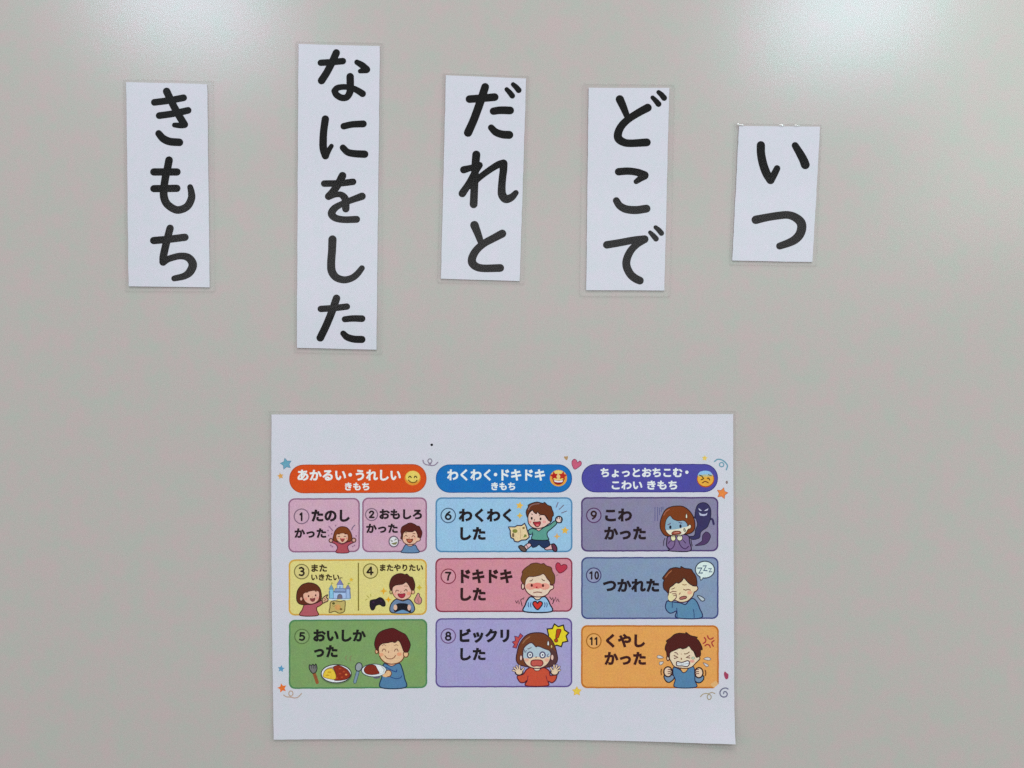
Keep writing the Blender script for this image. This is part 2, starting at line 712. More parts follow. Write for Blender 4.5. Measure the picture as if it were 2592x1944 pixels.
def word_card(label, q, fq, glyphs, rad=4.0, seed=1):
    cx = sum(p[0] for p in q) / 4
    cy = sum(p[1] for p in q) / 4
    t = empty('word_card', W(cx, cy, 0))
    t['label'] = label
    t['category'] = 'word card'
    t['group'] = 'laminated word cards in a row on the wall'
    child(sheet(q, T_PAPER0, T_PAPER1, PAPER, card_lift, 3, 24, rough=0.45, seed=seed), 'paper', t)
    for name, off, s, strokes in glyphs:
        k = Ink(T_PAPER1 - 2e-5, card_lift).frame(off[0], off[1], s)
        for st in strokes:
            k.l(BLACK, 0, st)
        k.make('character', t, 'black printed character ' + name)
    child(film(fq, 0.0, T_FILM, card_lift, rad), 'film', t)
    return t


S1 = 1487 / 260
S2 = 1659 / 260
S3 = 2157 / 260

word_card('white card at the left end of the row, reading きもち downwards in black',
          [(321, 209), (525.5, 214.5), (531.6, 727.6), (327, 725)],
          [(312, 201), (541, 206), (545, 739), (318, 738)],
          [('き', (300, 190), S1, [
              [(528, 402, 50), (740, 375), (950, 336)],
              [(598, 594, 50), (800, 565), (1015, 518)],
              [(705, 243, 55), (790, 420, 54), (870, 570, 54), (962, 722, 54)],
              [(962, 722, 54), (900, 735, 44), (818, 730, 36)],
              [(590, 852, 50), (655, 925, 56), (750, 968, 57), (890, 980, 56)]]),
           ('も', (300, 450), S1, [
               [(520, -79, 54), (855, -79, 54)],
               [(520, 162, 53), (852, 158, 54)],
               [(740, -250, 56), (715, -120), (688, 0), (666, 160), (668, 290, 58), (722, 395, 57),
                (855, 470, 56), (995, 425, 56), (1062, 310, 55), (1063, 220, 50), (1045, 140, 43)]]),
           ('ち', (300, 450), S1, [
               [(518, 912, 54), (740, 893), (970, 865, 54)],
               [(755, 735, 54), (705, 930, 55), (660, 1130, 56), (655, 1222, 56)],
               [(655, 1222, 54), (740, 1175, 48), (900, 1136, 49), (1020, 1160, 56), (1083, 1255, 62),
                (1045, 1360, 60), (960, 1425, 50), (815, 1460, 43)]])], seed=3)

word_card('tallest white card, reading なにをした downwards, above the left side of the chart',
          [(756.5, 112.5), (962, 118), (953.5, 885.3), (752.2, 880.6)],
          [(749, 105), (971, 109), (967, 897), (745, 893)],
          [('な', (740, 100), S2, [
              [(465, 385, 53), (640, 374), (820, 358, 54)],
              [(715, 224, 60), (650, 370), (565, 535), (477, 672, 62)],
              [(1048, 376, 44), (1130, 425, 54), (1203, 493, 60)],
              [(1200, 500, 55), (1100, 520, 38)],
              [(938, 608, 61), (940, 740), (936, 850, 58), (885, 938, 54), (800, 948, 54), (718, 900, 54), (688, 838, 54)],
              [(688, 838, 54), (735, 790, 50), (840, 774, 47), (960, 790, 48), (1050, 828, 52), (1138, 883, 56)]]),
           ('に', (740, 360), S2, [
               [(538, -367, 61), (512, -180, 60), (502, 0, 62), (508, 120, 62), (540, 225, 61)],
               [(540, 225, 58), (590, 140, 44), (637, 68, 37)],
               [(835, -251, 54), (970, -280, 54), (1150, -289, 57)],
               [(822, 95, 53), (895, 165, 56), (1000, 190, 59), (1172, 200, 61)]]),
           ('を', (740, 360), S2, [
               [(520, 674, 54), (780, 668), (985, 645, 54)],
               [(815, 547, 63), (735, 700, 62), (655, 810, 60), (590, 880, 60)],
               [(592, 882, 56), (700, 852, 46), (790, 852, 50), (850, 905, 60), (866, 980, 62), (868, 1080, 60)],
               [(1130, 878, 61), (950, 943, 52), (800, 1005, 50), (690, 1070, 58), (640, 1155, 64),
                (695, 1225, 58), (830, 1255, 55), (1042, 1250, 57)]]),
           ('し', (740, 580), S2, [
               [(653, 170, 67), (646, 350, 65), (632, 540, 66), (642, 680, 67), (710, 780, 62), (835, 822, 58),
                (960, 795, 55), (1050, 730, 53), (1128, 633, 47)]]),
           ('た', (740, 640), S2, [
               [(465, 908, 53), (690, 893), (885, 870, 53)],
               [(718, 737, 62), (645, 950, 62), (550, 1180, 62), (457, 1373, 63)],
               [(852, 1074, 50), (980, 1062, 53), (1130, 1065, 55)],
               [(826, 1303, 48), (890, 1362, 56), (1000, 1395, 58), (1127, 1400, 59)]])], seed=5)

word_card('white card reading だれと downwards, middle of the row above the chart',
          [(1129, 192.2), (1332, 200), (1315.5, 712), (1116.5, 706)],
          [(1121, 185), (1341, 192), (1327, 720), (1107, 716)],
          [('だ', (1100, 180), S2, [
              [(565, 460, 63), (780, 445), (970, 428, 64)],
              [(818, 264, 64), (745, 490, 67), (640, 780, 66), (542, 1002, 68)],
              [(1165, 303, 37), (1210, 350, 43), (1255, 407, 46)],
              [(1268, 223, 37), (1315, 265, 44), (1358, 316, 48)],
              [(950, 655, 60), (1060, 640, 63), (1220, 643, 64)],
              [(915, 920, 53), (990, 993, 60), (1100, 1030, 64), (1206, 1037, 66)]]),
           ('れ', (1100, 350), S2, [
               [(675, 270, 66), (660, 450, 64), (648, 700, 62), (632, 1072, 64)],
               [(472, 515, 60), (600, 480, 50), (728, 440, 53)],
               [(728, 440, 53), (660, 545, 55), (560, 730, 56), (450, 897, 62)],
               [(570, 780, 50), (640, 715, 52), (750, 620, 50), (900, 510, 52), (1030, 432, 57), (1110, 412, 64)],
               [(1112, 415, 68), (1112, 520, 62), (1097, 650, 61), (1085, 800, 63), (1092, 915, 68),
                (1150, 985, 68), (1240, 960, 60), (1313, 886, 46)]]),
           ('と', (1100, 500), S2, [
               [(645, 450, 69), (700, 590, 60), (752, 735, 50)],
               [(1093, 587, 66), (950, 663, 62), (800, 745, 60), (680, 850, 62), (612, 970, 66), (612, 1060, 68),
                (685, 1125, 64), (810, 1147, 62), (1060, 1141, 64)]])], seed=7)

word_card('white card reading どこで downwards, its clear film sticking out at the lower left corner',
          [(1489.8, 223.3), (1693.5, 224), (1681, 735.9), (1483.8, 734.8)],
          [(1474, 212), (1709, 214), (1697, 752), (1466, 751)],
          [('ど', (1460, 210), S2, [
              [(692, 272, 68), (750, 400, 60), (815, 560, 48)],
              [(1142, 407, 66), (1000, 483, 62), (830, 592, 60), (720, 700, 62), (664, 820, 66), (672, 905, 68),
               (745, 960, 64), (860, 981, 62), (1127, 966, 65)],
              [(1220, 243, 35), (1268, 292, 42), (1316, 348, 48)],
              [(1317, 158, 37), (1365, 200, 44), (1406, 250, 48)]]),
           ('こ', (1460, 380), S2, [
               [(672, 355, 61), (830, 345, 60), (980, 366, 60), (1090, 412, 68)],
               [(1090, 420, 64), (1030, 460, 54), (955, 514, 42)],
               [(635, 820, 56), (690, 902, 60), (790, 957, 64), (950, 973, 66), (1122, 950, 65)]]),
           ('で', (1460, 500), S2, [
               [(482, 768, 62), (700, 732, 60), (900, 695, 60), (1092, 677, 64)],
               [(1085, 690, 56), (970, 760, 56), (870, 860, 60), (805, 1000, 64), (803, 1120, 66), (862, 1240, 66),
                (940, 1308, 66), (1015, 1345, 64)],
               [(1180, 568, 33), (1230, 618, 42), (1275, 670, 46)],
               [(1268, 485, 34), (1320, 530, 42), (1362, 580, 44)]])], rad=7, seed=9)

CARD5 = word_card('shortest white card, reading いつ, at the right end of the row with glints along its top',
                  [(1869.8, 320), (2074.7, 321.7), (2055.4, 663.8), (1853, 660)],
                  [(1859, 312), (2080, 315), (2067, 674), (1846, 671)],
                  [('い', (1830, 300), S3, [
                      [(787, 570, 88), (790, 740, 88), (832, 960, 90), (905, 1160, 90), (990, 1300, 88)],
                      [(992, 1300, 84), (1065, 1180, 74), (1127, 1055, 69)],
                      [(1505, 575, 73), (1605, 740, 84), (1680, 880, 91), (1718, 980, 94)]]),
                   ('つ', (1830, 480), S3, [
                       [(680, 640, 90), (900, 592, 82), (1150, 552, 82), (1350, 538, 82), (1500, 585, 88),
                        (1615, 680, 96), (1645, 790, 98), (1610, 930, 96), (1520, 1040, 92), (1390, 1115, 84), (1180, 1190, 74)]])],
                  seed=11)


def bubble(parent, px, py, rx, ry, h):
    """a small pocket of air sealed under the film: a smooth raised dome, half mirrored to catch the lamps as glints"""
    me = Mesh()
    nr, na = 6, 20
    vs = [W(px, py, T_FILM - h)]
    for i in range(1, nr + 1):
        t = math.pi / 2 * i / nr
        for j in range(na):
            a = 2 * math.pi * j / na
            vs.append(W(px + rx * math.sin(t) * math.cos(a), py + ry * math.sin(t) * math.sin(a),
                        T_FILM + 2e-5 - h * math.cos(t)))
    fs = [[0, 1 + (j + 1) % na, 1 + j] for j in range(na)]
    for i in range(nr - 1):
        a, b = 1 + i * na, 1 + (i + 1) * na
        fs += [[a + j, a + (j + 1) % na, b + (j + 1) % na, b + j] for j in range(na)]
    me.add(vs, fs, BUBBLE)
    o = child(me, 'air_bubble', parent)
    for p in o.data.polygons:
        p.use_smooth = True
    return o


BUBBLE = bpy.data.materials.new('bulged_film')
BUBBLE.use_nodes = True
_nt = BUBBLE.node_tree
_b = _nt.nodes['Principled BSDF']
_b.inputs['Base Color'].default_value = (0.9, 0.92, 0.92, 1)
_b.inputs['Roughness'].default_value = 0.16
_b.inputs['Metallic'].default_value = 0.8  # metallic share added so the bulges glint brighter
_b.inputs['Specular IOR Level'].default_value = 1.0
_t = _nt.nodes.new('ShaderNodeBsdfTransparent')
_m = _nt.nodes.new('ShaderNodeMixShader')
_m.inputs['Fac'].default_value = 0.55
_nt.links.new(_t.outputs['BSDF'], _m.inputs[1])
_nt.links.new(_b.outputs['BSDF'], _m.inputs[2])
_nt.links.new(_m.outputs['Shader'], _nt.nodes['Material Output'].inputs['Surface'])
for px, py, rx, ry in ((1868.5, 316.8, 4.5, 3.2), (1875.5, 317.8, 6.5, 2.2), (1977, 318.6, 7.0, 2.6), (2014.5, 319.2, 8.5, 2.0)):
    bubble(CARD5, px, py, rx, ry, 0.00045)

# ------------------------------------------------------------------ the feelings chart
CQ = [(688, 1049), (1855, 1048), (1858.4, 1878), (694, 1870.6)]


def chart_bend(u, v):
    dy = -(5.2 * math.sin(math.pi * min(1.0, u / 0.93)) if u < 0.93 else 0.0) * v ** 6
    dx = -3.0 * math.sin(math.pi * v) * (1 - u) ** 2
    return dx, dy


chart = empty('feelings_chart', W(1272, 1461, 0))
chart['label'] = 'large white laminated chart of eleven numbered feelings in coloured boxes'
chart['category'] = 'chart'
C_P0, C_P1, C_F = -0.00025, -0.00080, -0.00150
child(sheet(CQ, C_P0, C_P1, PAPER, chart_lift, 60, 44, bend=chart_bend, rough=0.3, seed=21), 'paper', chart)

LAYER = 2e-5


def panel(label, rect, fill, border, bw, slope=0.004, seed=0, rad=15):
    x0, y0, x1, y1 = rect
    k = Ink(C_P1 - LAYER, chart_lift)
    k.rrect(fill, x0, y0, x1, y1, rad, border, bw, slope, wob=0.35, seed=seed)
    return k.make('panel', chart, label)


def on_panel(p, name, label=None):
    """print on top of a panel's own two layers"""
    k = Ink(C_P1 - LAYER - 1.2e-5, chart_lift)
    k.parent, k.nm, k.lb = p, name, label
    return k


def done(k):
    return k.make(k.nm, k.parent, k.lb)


def badge(p, num, cx, cy, r, rgb, x0, y0, x1, y1, ring, tint):
    k = on_panel(p, 'number_badge')
    k.e(tint, cx, cy, r - 0.5, r - 0.5)
    k.e(None, cx, cy, r, r, ring, 2.7)
    k.digits(num, rgb, x0, y0, x1, y1)
    done(k)


def lettering(p, rgb, lines, bold=0.05):
    for body, x0, y0, x1, y1 in lines:
        k = on_panel(p, 'lettering')
        if body == 'dot':
            k.e(rgb, x0, y0, x1, y1)
        else:
            k.text(body, rgb, x0, y0, x1, y1, bold)
        done(k)


def banner(label, rect, fill, edge, lines, slope):
    x0, y0, x1, y1 = rect
    k = Ink(C_P1 - LAYER, chart_lift)
    k.rrect(fill, x0, y0, x1, y1, (y1 - y0) / 2 - 1, edge, 2.0, slope, wob=0.3, seed=int(x0))
    b = k.make('banner', chart, label)
    lettering(b, (205, 205, 216), lines, 0.04)
    return b


b1 = banner('orange banner', (732.8, 1176, 1080, 1248.5), (188, 70, 22), (158, 64, 26),
            [('あかるい', 753.8, 1188.4, 876.5, 1216.4), ('dot', 887, 1201.5, 4.6, 4.6), ('うれしい', 900.7, 1188.4, 1014.9, 1216.4), ('きもち', 873.6, 1221, 935.3, 1241)], 0.005)
b2 = banner('blue banner', (1103.4, 1175.3, 1447.9, 1247), (12, 98, 160), (14, 78, 130),
            [('わくわく', 1131.9, 1187.3, 1242.6, 1216.4), ('dot', 1254.4, 1200.8, 4.4, 4.4), ('ドキドキ', 1269, 1187.3, 1379.8, 1216.4), ('きもち', 1243.5, 1220.5, 1304.1, 1240.4)], 0.001)
b3 = banner('indigo banner', (1471.7, 1174.4, 1816.6, 1246), (72, 68, 138), (52, 46, 108),
            [('ちょっとおちこむ', 1519.8, 1183.9, 1726.8, 1208), ('dot', 1738, 1195, 4.2, 4.2), ('こわい きもち', 1548, 1216, 1713.7, 1239)], 0.001)

# faces on the banners
k = on_panel(b1, 'smiling_face').frame(1000, 1140, 2212 / 120)
k.e((198, 130, 50), 830, 1280, 375, 345)
k.e((205, 178, 90), 835, 1230, 330, 275)
for x in (700, 960):
    k.l((75, 58, 12), 52, [(x - 58, 1265), (x - 30, 1212), (x + 20, 1208), (x + 58, 1265)])
k.l((112, 80, 0), 55, [(630, 1380), (730, 1470), (850, 1495), (960, 1470), (1030, 1390)])
done(k)
k = on_panel(b2, 'starry_eyed_face').frame(1370, 1140, 2212 / 120)
k.e((200, 140, 60), 800, 1290, 400, 385)
k.e((212, 178, 100), 800, 1180, 320, 250)
k.f((130, 32, 28), [(540, 1340), (660, 1390), (800, 1400), (940, 1385), (1060, 1330), (1030, 1470), (930, 1570), (800, 1600), (670, 1570), (570, 1470)])
k.f((212, 195, 205), [(590, 1395), (800, 1420), (1000, 1390), (970, 1470), (800, 1490), (640, 1465)])
k.star((160, 34, 34), 600, 1180, 210, -8)
k.star((165, 45, 35), 1000, 1180, 215, 8)
k.l((215, 165, 120), 80, [(780, 1080), (790, 1200), (785, 1320)])
done(k)
k = on_panel(b3, 'worried_face').frame(1690, 1140, 2212 / 180)
k.e((150, 60, 30), 1172, 890, 272, 258)
k.e((205, 150, 60), 1170, 880, 250, 232)
k.f((128, 165, 198), [(935, 760), (990, 670), (1090, 635), (1180, 628), (1300, 655), (1385, 750), (1300, 760), (1170, 745), (1040, 765)])
k.f((160, 160, 130), [(940, 765), (1170, 748), (1385, 755), (1370, 800), (1170, 810), (960, 810)])
k.l((85, 60, 30), 34, [(985, 765), (1060, 800), (1110, 880), (1035, 910)], sm=False)
k.l((85, 55, 20), 36, [(1230, 870), (1265, 860), (1300, 915)])
k.l((95, 95, 60), 30, [(1260, 750), (1350, 785)])
k.l((110, 62, 18), 34, [(1075, 1005), (1160, 960), (1255, 1005)])
done(k)

DKP = (48, 22, 40)
p1 = panel('pink box numbered 1', (730.5, 1261, 911.4, 1398), (182, 144, 161), (128, 88, 112), 3.6, 0.006, 1)
badge(p1, '1', 764, 1306.6, 18.6, DKP, 758.5, 1297, 768.5, 1318, (112, 88, 105), (180, 145, 160))
lettering(p1, DKP, [('たのし', 788.8, 1289, 886, 1320.6), ('かった', 745.9, 1336.3, 826.8, 1361.3)])
p2 = panel('pink box numbered 2', (917.2, 1259, 1081, 1397.4), (181, 143, 160), (130, 88, 112), 3.6, 0.003, 2)
badge(p2, '2', 941, 1302, 15.2, DKP, 934, 1292.6, 948.5, 1310.5, (112, 88, 105), (178, 144, 160))
lettering(p2, DKP, [('おもしろ', 960.6, 1287.9, 1068.7, 1314.3), ('かった', 927.2, 1324.7, 1007.6, 1348.9)])
p3 = panel('yellow box numbered 3 and 4', (731.3, 1415.5, 1081, 1557.5), (196, 182, 116), (184, 142, 66), 4.0, 0.004, 3)
DKY = (58, 44, 20)
badge(p3, '3', 764.3, 1446.3, 18.3, DKY, 756.6, 1434.8, 771.8, 1457, (112, 102, 62), (190, 175, 115))
badge(p3, '4', 938.2, 1444.8, 18.3, DKY, 928.5, 1434.2, 945.5, 1455, (112, 102, 50), (190, 175, 115))
lettering(p3, (66, 50, 28), [('また', 788.7, 1427.6, 828.5, 1447), ('いきたい', 788.3, 1452, 860, 1469), ('またやりたい', 962, 1427.4, 1071.4, 1445.3)], 0.044)
k = on_panel(p3, 'divider')
k.l((112, 98, 40), 3.0, [(907.6, 1424), (907.8, 1545)], cap=False)
done(k)
p5 = panel('green box numbered 5', (731.9, 1568, 1081.8, 1742.8), (112, 138, 88), (72, 116, 78), 3.8, 0.006, 5)
DKG = (38, 36, 14)
badge(p5, '5', 765.1, 1610.2, 18.2, DKG, 758, 1600, 773, 1620.6, (82, 102, 62), (118, 142, 92))
lettering(p5, DKG, [('おいしか', 793.4, 1592, 926.7, 1623.8), ('った', 795.2, 1631.7, 855.5, 1663.4)])
p6 = panel('light blue box numbered 6', (1102.5, 1258.5, 1448.8, 1397.6), (136, 168, 194), (76, 118, 152), 3.8, 0.001, 6)
badge(p6, '6', 1134.8, 1304.4, 18.2, (38, 24, 40), 1126, 1294, 1143.6, 1315.3, (62, 82, 104), (142, 170, 192))
lettering(p6, (44, 18, 36), [('わくわく', 1161, 1286.7, 1295, 1321.3), ('した', 1165, 1333, 1229.6, 1367.2)])
p7 = panel('rose box numbered 7', (1102.2, 1412, 1448.9, 1548.9), (184, 122, 134), (122, 48, 66), 3.6, 0.003, 7)
badge(p7, '7', 1135, 1458, 18.3, (56, 14, 22), 1127, 1447, 1142.6, 1468.8, (118, 48, 64), (186, 130, 140))
lettering(p7, (60, 14, 26), [('ドキドキ', 1166.4, 1440, 1297.6, 1476), ('した', 1165.2, 1486.3, 1230, 1520.6)])
p8 = panel('lilac box numbered 8', (1102.5, 1564, 1448.4, 1739.2), (146, 138, 176), (86, 70, 122), 3.6, 0.002, 8)
badge(p8, '8', 1134.8, 1609, 18.2, (46, 20, 46), 1126.7, 1598.5, 1143, 1620.4, (98, 72, 110), (150, 140, 175))
lettering(p8, (40, 18, 44), [('ビックリ', 1163.3, 1590, 1289.4, 1626.5), ('した', 1165, 1638.5, 1229.5, 1671.3)])
p9 = panel('grey purple box numbered 9', (1470.5, 1258, 1817.7, 1395.8), (121, 115, 140), (74, 56, 98), 3.8, 0.002, 9)
badge(p9, '9', 1502.8, 1304, 18.2, (60, 18, 30), 1494.5, 1292.8, 1510.8, 1314, (76, 46, 82), (128, 120, 146))
lettering(p9, (50, 18, 40), [('こわ', 1531, 1286.3, 1599.4, 1320), ('かった', 1528.8, 1332, 1635, 1365.8)])
p10 = panel('slate blue box numbered 10', (1470.9, 1409.5, 1818, 1566.3), (117, 131, 156), (60, 64, 110), 3.6, 0.001, 10)
badge(p10, '10', 1502.5, 1455.4, 18.4, (52, 28, 46), 1490.5, 1445.5, 1516.2, 1466, (62, 58, 96), (128, 132, 158))
lettering(p10, (44, 20, 42), [('つかれた', 1525.5, 1464, 1668.3, 1498)])
p11 = panel('orange box numbered 11', (1470.5, 1581.5, 1818.8, 1741), (200, 140, 78), (166, 98, 40), 4.0, -0.001, 11)
badge(p11, '11', 1502.8, 1621.5, 18.3, (58, 24, 8), 1491.5, 1611.8, 1514.5, 1632.2, (142, 88, 34), (202, 146, 86))
lettering(p11, (66, 24, 10), [('くやし', 1533.4, 1603.5, 1632.4, 1638.5), ('かった', 1529.3, 1648.7, 1635, 1682.6)])

# ------------------------------------------------------------------ the printed drawings


def picture(p, ox, oy, s, name, label):
    k = on_panel(p, name, label)
    k.y -= 6e-6
    k.pen, k.dark = 1.3, 0.85
    return k.frame(ox, oy, s)


# 1: girl cheering
k = picture(p1, 810, 1310, 2212 / 120, 'drawing_of_girl', 'drawing of a cheering girl in a red top')
for a, b in (((430, 400), (600, 600)), ):
    k.l((128, 92, 118), 46, [a, b])
k.l((108, 88, 112), 46, [(1640, 345), (1550, 430), (1490, 560)])
for x, y in ((560, 750), (415, 830), (385, 600), (590, 1350), (1540, 1340), (1700, 850), (740, 370), (1620, 1290), (520, 1290)):
    k.e((135, 98, 122), x, y, 36, 36)
k.f((156, 70, 78), [(830, 1150), (1040, 1230), (1250, 1150), (1400, 1100), (1560, 1060), (1620, 1130), (1440, 1220), (1320, 1310), (1310, 1430), (1335, 1625), (775, 1625), (830, 1420), (800, 1310), (700, 1210), (560, 1150), (600, 1050), (700, 1080)], (98, 42, 60), 30)
k.e((186, 140, 128), 520, 1060, 85, 92, (98, 60, 62), 36)
k.e((186, 140, 128), 1590, 1045, 92, 95, (105, 68, 66), 40)
k.f((112, 58, 32), [(1070, 412), (1250, 455), (1390, 590), (1475, 770), (1505, 950), (1440, 1085), (1300, 1110), (1070, 1160), (830, 1110), (690, 1090), (620, 980), (655, 800), (700, 640), (820, 490), (940, 430)], (82, 38, 30), 26)
k.f((200, 160, 138), [(760, 890), (790, 770), (900, 745), (1060, 715), (1280, 760), (1325, 900), (1300, 1040), (1180, 1150), (1045, 1195), (900, 1130), (800, 1030)], (112, 58, 42), 22)
k.l((78, 34, 26), 34, [(850, 765), (930, 755)])
k.l((78, 34, 26), 34, [(1165, 755), (1240, 765)])
k.l((88, 48, 40), 30, [(850, 890), (895, 868), (940, 885)])
k.l((88, 48, 40), 30, [(1130, 880), (1180, 862), (1220, 880)])
k.e((206, 128, 112), 840, 960, 50, 34)
k.e((206, 128, 112), 1250, 960, 48, 34)
k.f((132, 58, 54), [(950, 960), (1060, 950), (1160, 960), (1140, 1060), (1060, 1135), (985, 1070)])
k.f((198, 112, 110), [(975, 950), (1150, 945), (1140, 985), (985, 990)], sm=False)
done(k)

# 2: laughing boy
k = picture(p2, 970, 1310, 2212 / 120, 'drawing_of_boy', 'drawing of a laughing boy in a blue shirt')
k.e((196, 192, 194), 500, 1110, 220, 245, (118, 98, 114), 44)
k.l((105, 98, 92), 44, [(370, 1060), (415, 1100), (440, 1080)])
k.l((105, 98, 92), 44, [(550, 1050), (585, 1000), (625, 1010)])
k.f((112, 110, 72), [(390, 1190), (530, 1160), (650, 1120), (640, 1200), (560, 1260), (450, 1240)])
k.l((105, 98, 92), 26, [(740, 1060), (830, 1060)])
k.f((92, 118, 150), [(1090, 1250), (1000, 1320), (920, 1480), (880, 1622), (1650, 1622), (1590, 1430), (1490, 1270), (1280, 1330)], (52, 58, 84), 32)
k.f((190, 145, 125), [(1120, 1230), (1400, 1230), (1330, 1320), (1180, 1320)], (82, 50, 58), 20)
k.f((206, 162, 138), [(930, 760), (1020, 650), (1250, 620), (1500, 600), (1610, 780), (1620, 900), (1700, 930), (1740, 1010), (1690, 1080), (1580, 1110), (1490, 1200), (1300, 1250), (1120, 1240), (980, 1160), (905, 1020), (915, 880)], (98, 48, 44), 28)
k.f((80, 36, 28), [(1200, 245), (1330, 245), (1470, 300), (1580, 375), (1690, 395), (1750, 510), (1815, 650), (1815, 780), (1760, 940), (1700, 935), (1640, 890), (1600, 760), (1540, 650), (1490, 590), (1400, 650), (1300, 665), (1150, 660), (1015, 650), (935, 760), (905, 900), (890, 1010), (820, 960), (850, 800), (820, 640), (870, 440), (1000, 350), (1120, 290)], (62, 22, 26), 18, n=3)
k.l((112, 60, 48), 30, [(1010, 870), (1065, 815), (1130, 870)])
k.l((112, 60, 48), 32, [(1340, 895), (1410, 835), (1495, 905)])
k.l((98, 60, 42), 30, [(1030, 690), (1110, 712)])
k.l((98, 60, 42), 30, [(1390, 735), (1490, 740)])
k.e((212, 140, 120), 990, 960, 55, 40)
k.e((212, 140, 120), 1490, 980, 60, 42)
k.l((142, 72, 52), 34, [(1215, 930), (1215, 965)])
k.f((128, 55, 38), [(1090, 990), (1240, 1005), (1390, 990), (1355, 1110), (1250, 1175), (1150, 1130)], (98, 40, 28), 14)
k.e((172, 92, 66), 1235, 1070, 95, 52)
done(k)

# 3: girl pointing at a castle
k = picture(p3, 740, 1450, 2212 / 180, 'drawing_of_girl', 'drawing of a girl in pink pointing at a castle')
k.f((156, 80, 88), [(400, 960), (560, 980), (740, 930), (920, 850), (965, 920), (870, 1010), (780, 1060), (765, 1150), (795, 1318), (255, 1318), (320, 1130)], (98, 50, 36), 22)
k.f((88, 44, 30), [(560, 300), (740, 350), (860, 470), (910, 640), (910, 790), (860, 870), (740, 930), (400, 985), (240, 960), (155, 870), (140, 700), (180, 520), (300, 370), (430, 315)], (68, 32, 24), 18)
k.f((202, 154, 134), [(345, 660), (430, 595), (560, 560), (700, 540), (830, 575), (848, 700), (820, 830), (720, 920), (580, 958), (440, 910), (360, 800)], (98, 54, 42), 14)
k.e((196, 146, 124), 285, 800, 40, 58, (82, 40, 28), 10)
k.e((78, 42, 38), 515, 715, 26, 34)
k.e((78, 42, 38), 735, 690, 24, 32)
k.l((98, 62, 44), 20, [(450, 605), (495, 592)])
k.l((98, 62, 44), 20, [(715, 560), (760, 575)])
k.e((210, 134, 118), 430, 800, 50, 40)
k.e((206, 134, 122), 790, 780, 34, 36)
k.l((150, 92, 72), 20, [(625, 740), (640, 748)])
k.f((118, 58, 58), [(560, 780), (640, 785), (720, 765), (705, 855), (635, 892), (570, 850)])
k.f((192, 152, 120), [(935, 850), (960, 770), (1060, 690), (1105, 680), (1070, 760), (1115, 800), (1105, 870), (1030, 905), (965, 930)], (84, 64, 52), 24)
k.l((84, 64, 52), 18, [(1000, 790), (1060, 830)])
k.l((84, 64, 52), 18, [(985, 850), (1040, 870)])
done(k)
k = picture(p3, 740, 1450, 2212 / 180, 'drawing_of_castle', 'drawing of a plain pale blue castle above a map')
k.e((176, 190, 206), 1260, 815, 130, 30)
k.e((176, 190, 190), 1650, 810, 160, 32)
k.f((150, 168, 200), [(1150, 560), (1290, 560), (1330, 600), (1650, 600), (1680, 520), (1800, 500), (1820, 785), (1400, 800), (1150, 785)], (102, 122, 158), 12, sm=False)
k.f((168, 184, 210), [(1400, 350), (1580, 350), (1580, 480), (1400, 480)], (110, 130, 165), 12, sm=False)
k.f((116, 112, 156), [(1490, 185), (1595, 360), (1385, 360)], (86, 86, 126), 12, sm=False)
k.f((122, 138, 172), [(1345, 475), (1635, 475), (1690, 575), (1305, 575)], (96, 110, 146), 12, sm=False)
k.f((120, 168, 190), [(1170, 490), (1280, 490), (1290, 785), (1165, 785)], (96, 130, 156), 10, sm=False)
k.f((108, 140, 162), [(1220, 350), (1295, 500), (1140, 500)], (86, 112, 138), 10, sm=False)
k.f((140, 160, 192), [(1680, 490), (1790, 490), (1800, 785), (1680, 785)], (96, 120, 156), 10, sm=False)
k.f((118, 116, 148), [(1740, 355), (1815, 490), (1650, 490)], (90, 92, 126), 10, sm=False)
k.l((88, 100, 140), 20, [(1470, 400), (1470, 460)])
k.l((88, 130, 150), 20, [(1515, 400), (1515, 460)])
k.l((88, 104, 140), 16, [(1310, 590), (1680, 590)])
k.f((104, 94, 108), [(1405, 790), (1415, 705), (1445, 665), (1485, 650), (1525, 665), (1555, 705), (1560, 790)], (88, 92, 126), 10, sm=False)
k.l((108, 96, 60), 22, [(1495, 190), (1510, 140), (1560, 150)])
k.l((140, 138, 70), 20, [(1220, 350), (1235, 300), (1270, 320)])
k.l((110, 142, 48), 20, [(1745, 355), (1745, 310), (1800, 325)])
k.star((196, 160, 56), 1840, 205, 68)
k.f((172, 152, 92), [(1200, 905), (1330, 858), (1490, 885), (1640, 860), (1645, 1050), (1610, 1200), (1455, 1242), (1330, 1185), (1160, 1220), (1180, 1060)], (106, 86, 48), 20)
k.e((188, 138, 84), 1420, 1060, 95, 90)
k.e((84, 82, 42), 1290, 940, 46, 38)
k.e((110, 84, 44), 1520, 1120, 44, 34)
k.l((124, 98, 56), 12, [(1250, 1010), (1290, 1030), (1350, 1010)])
done(k)

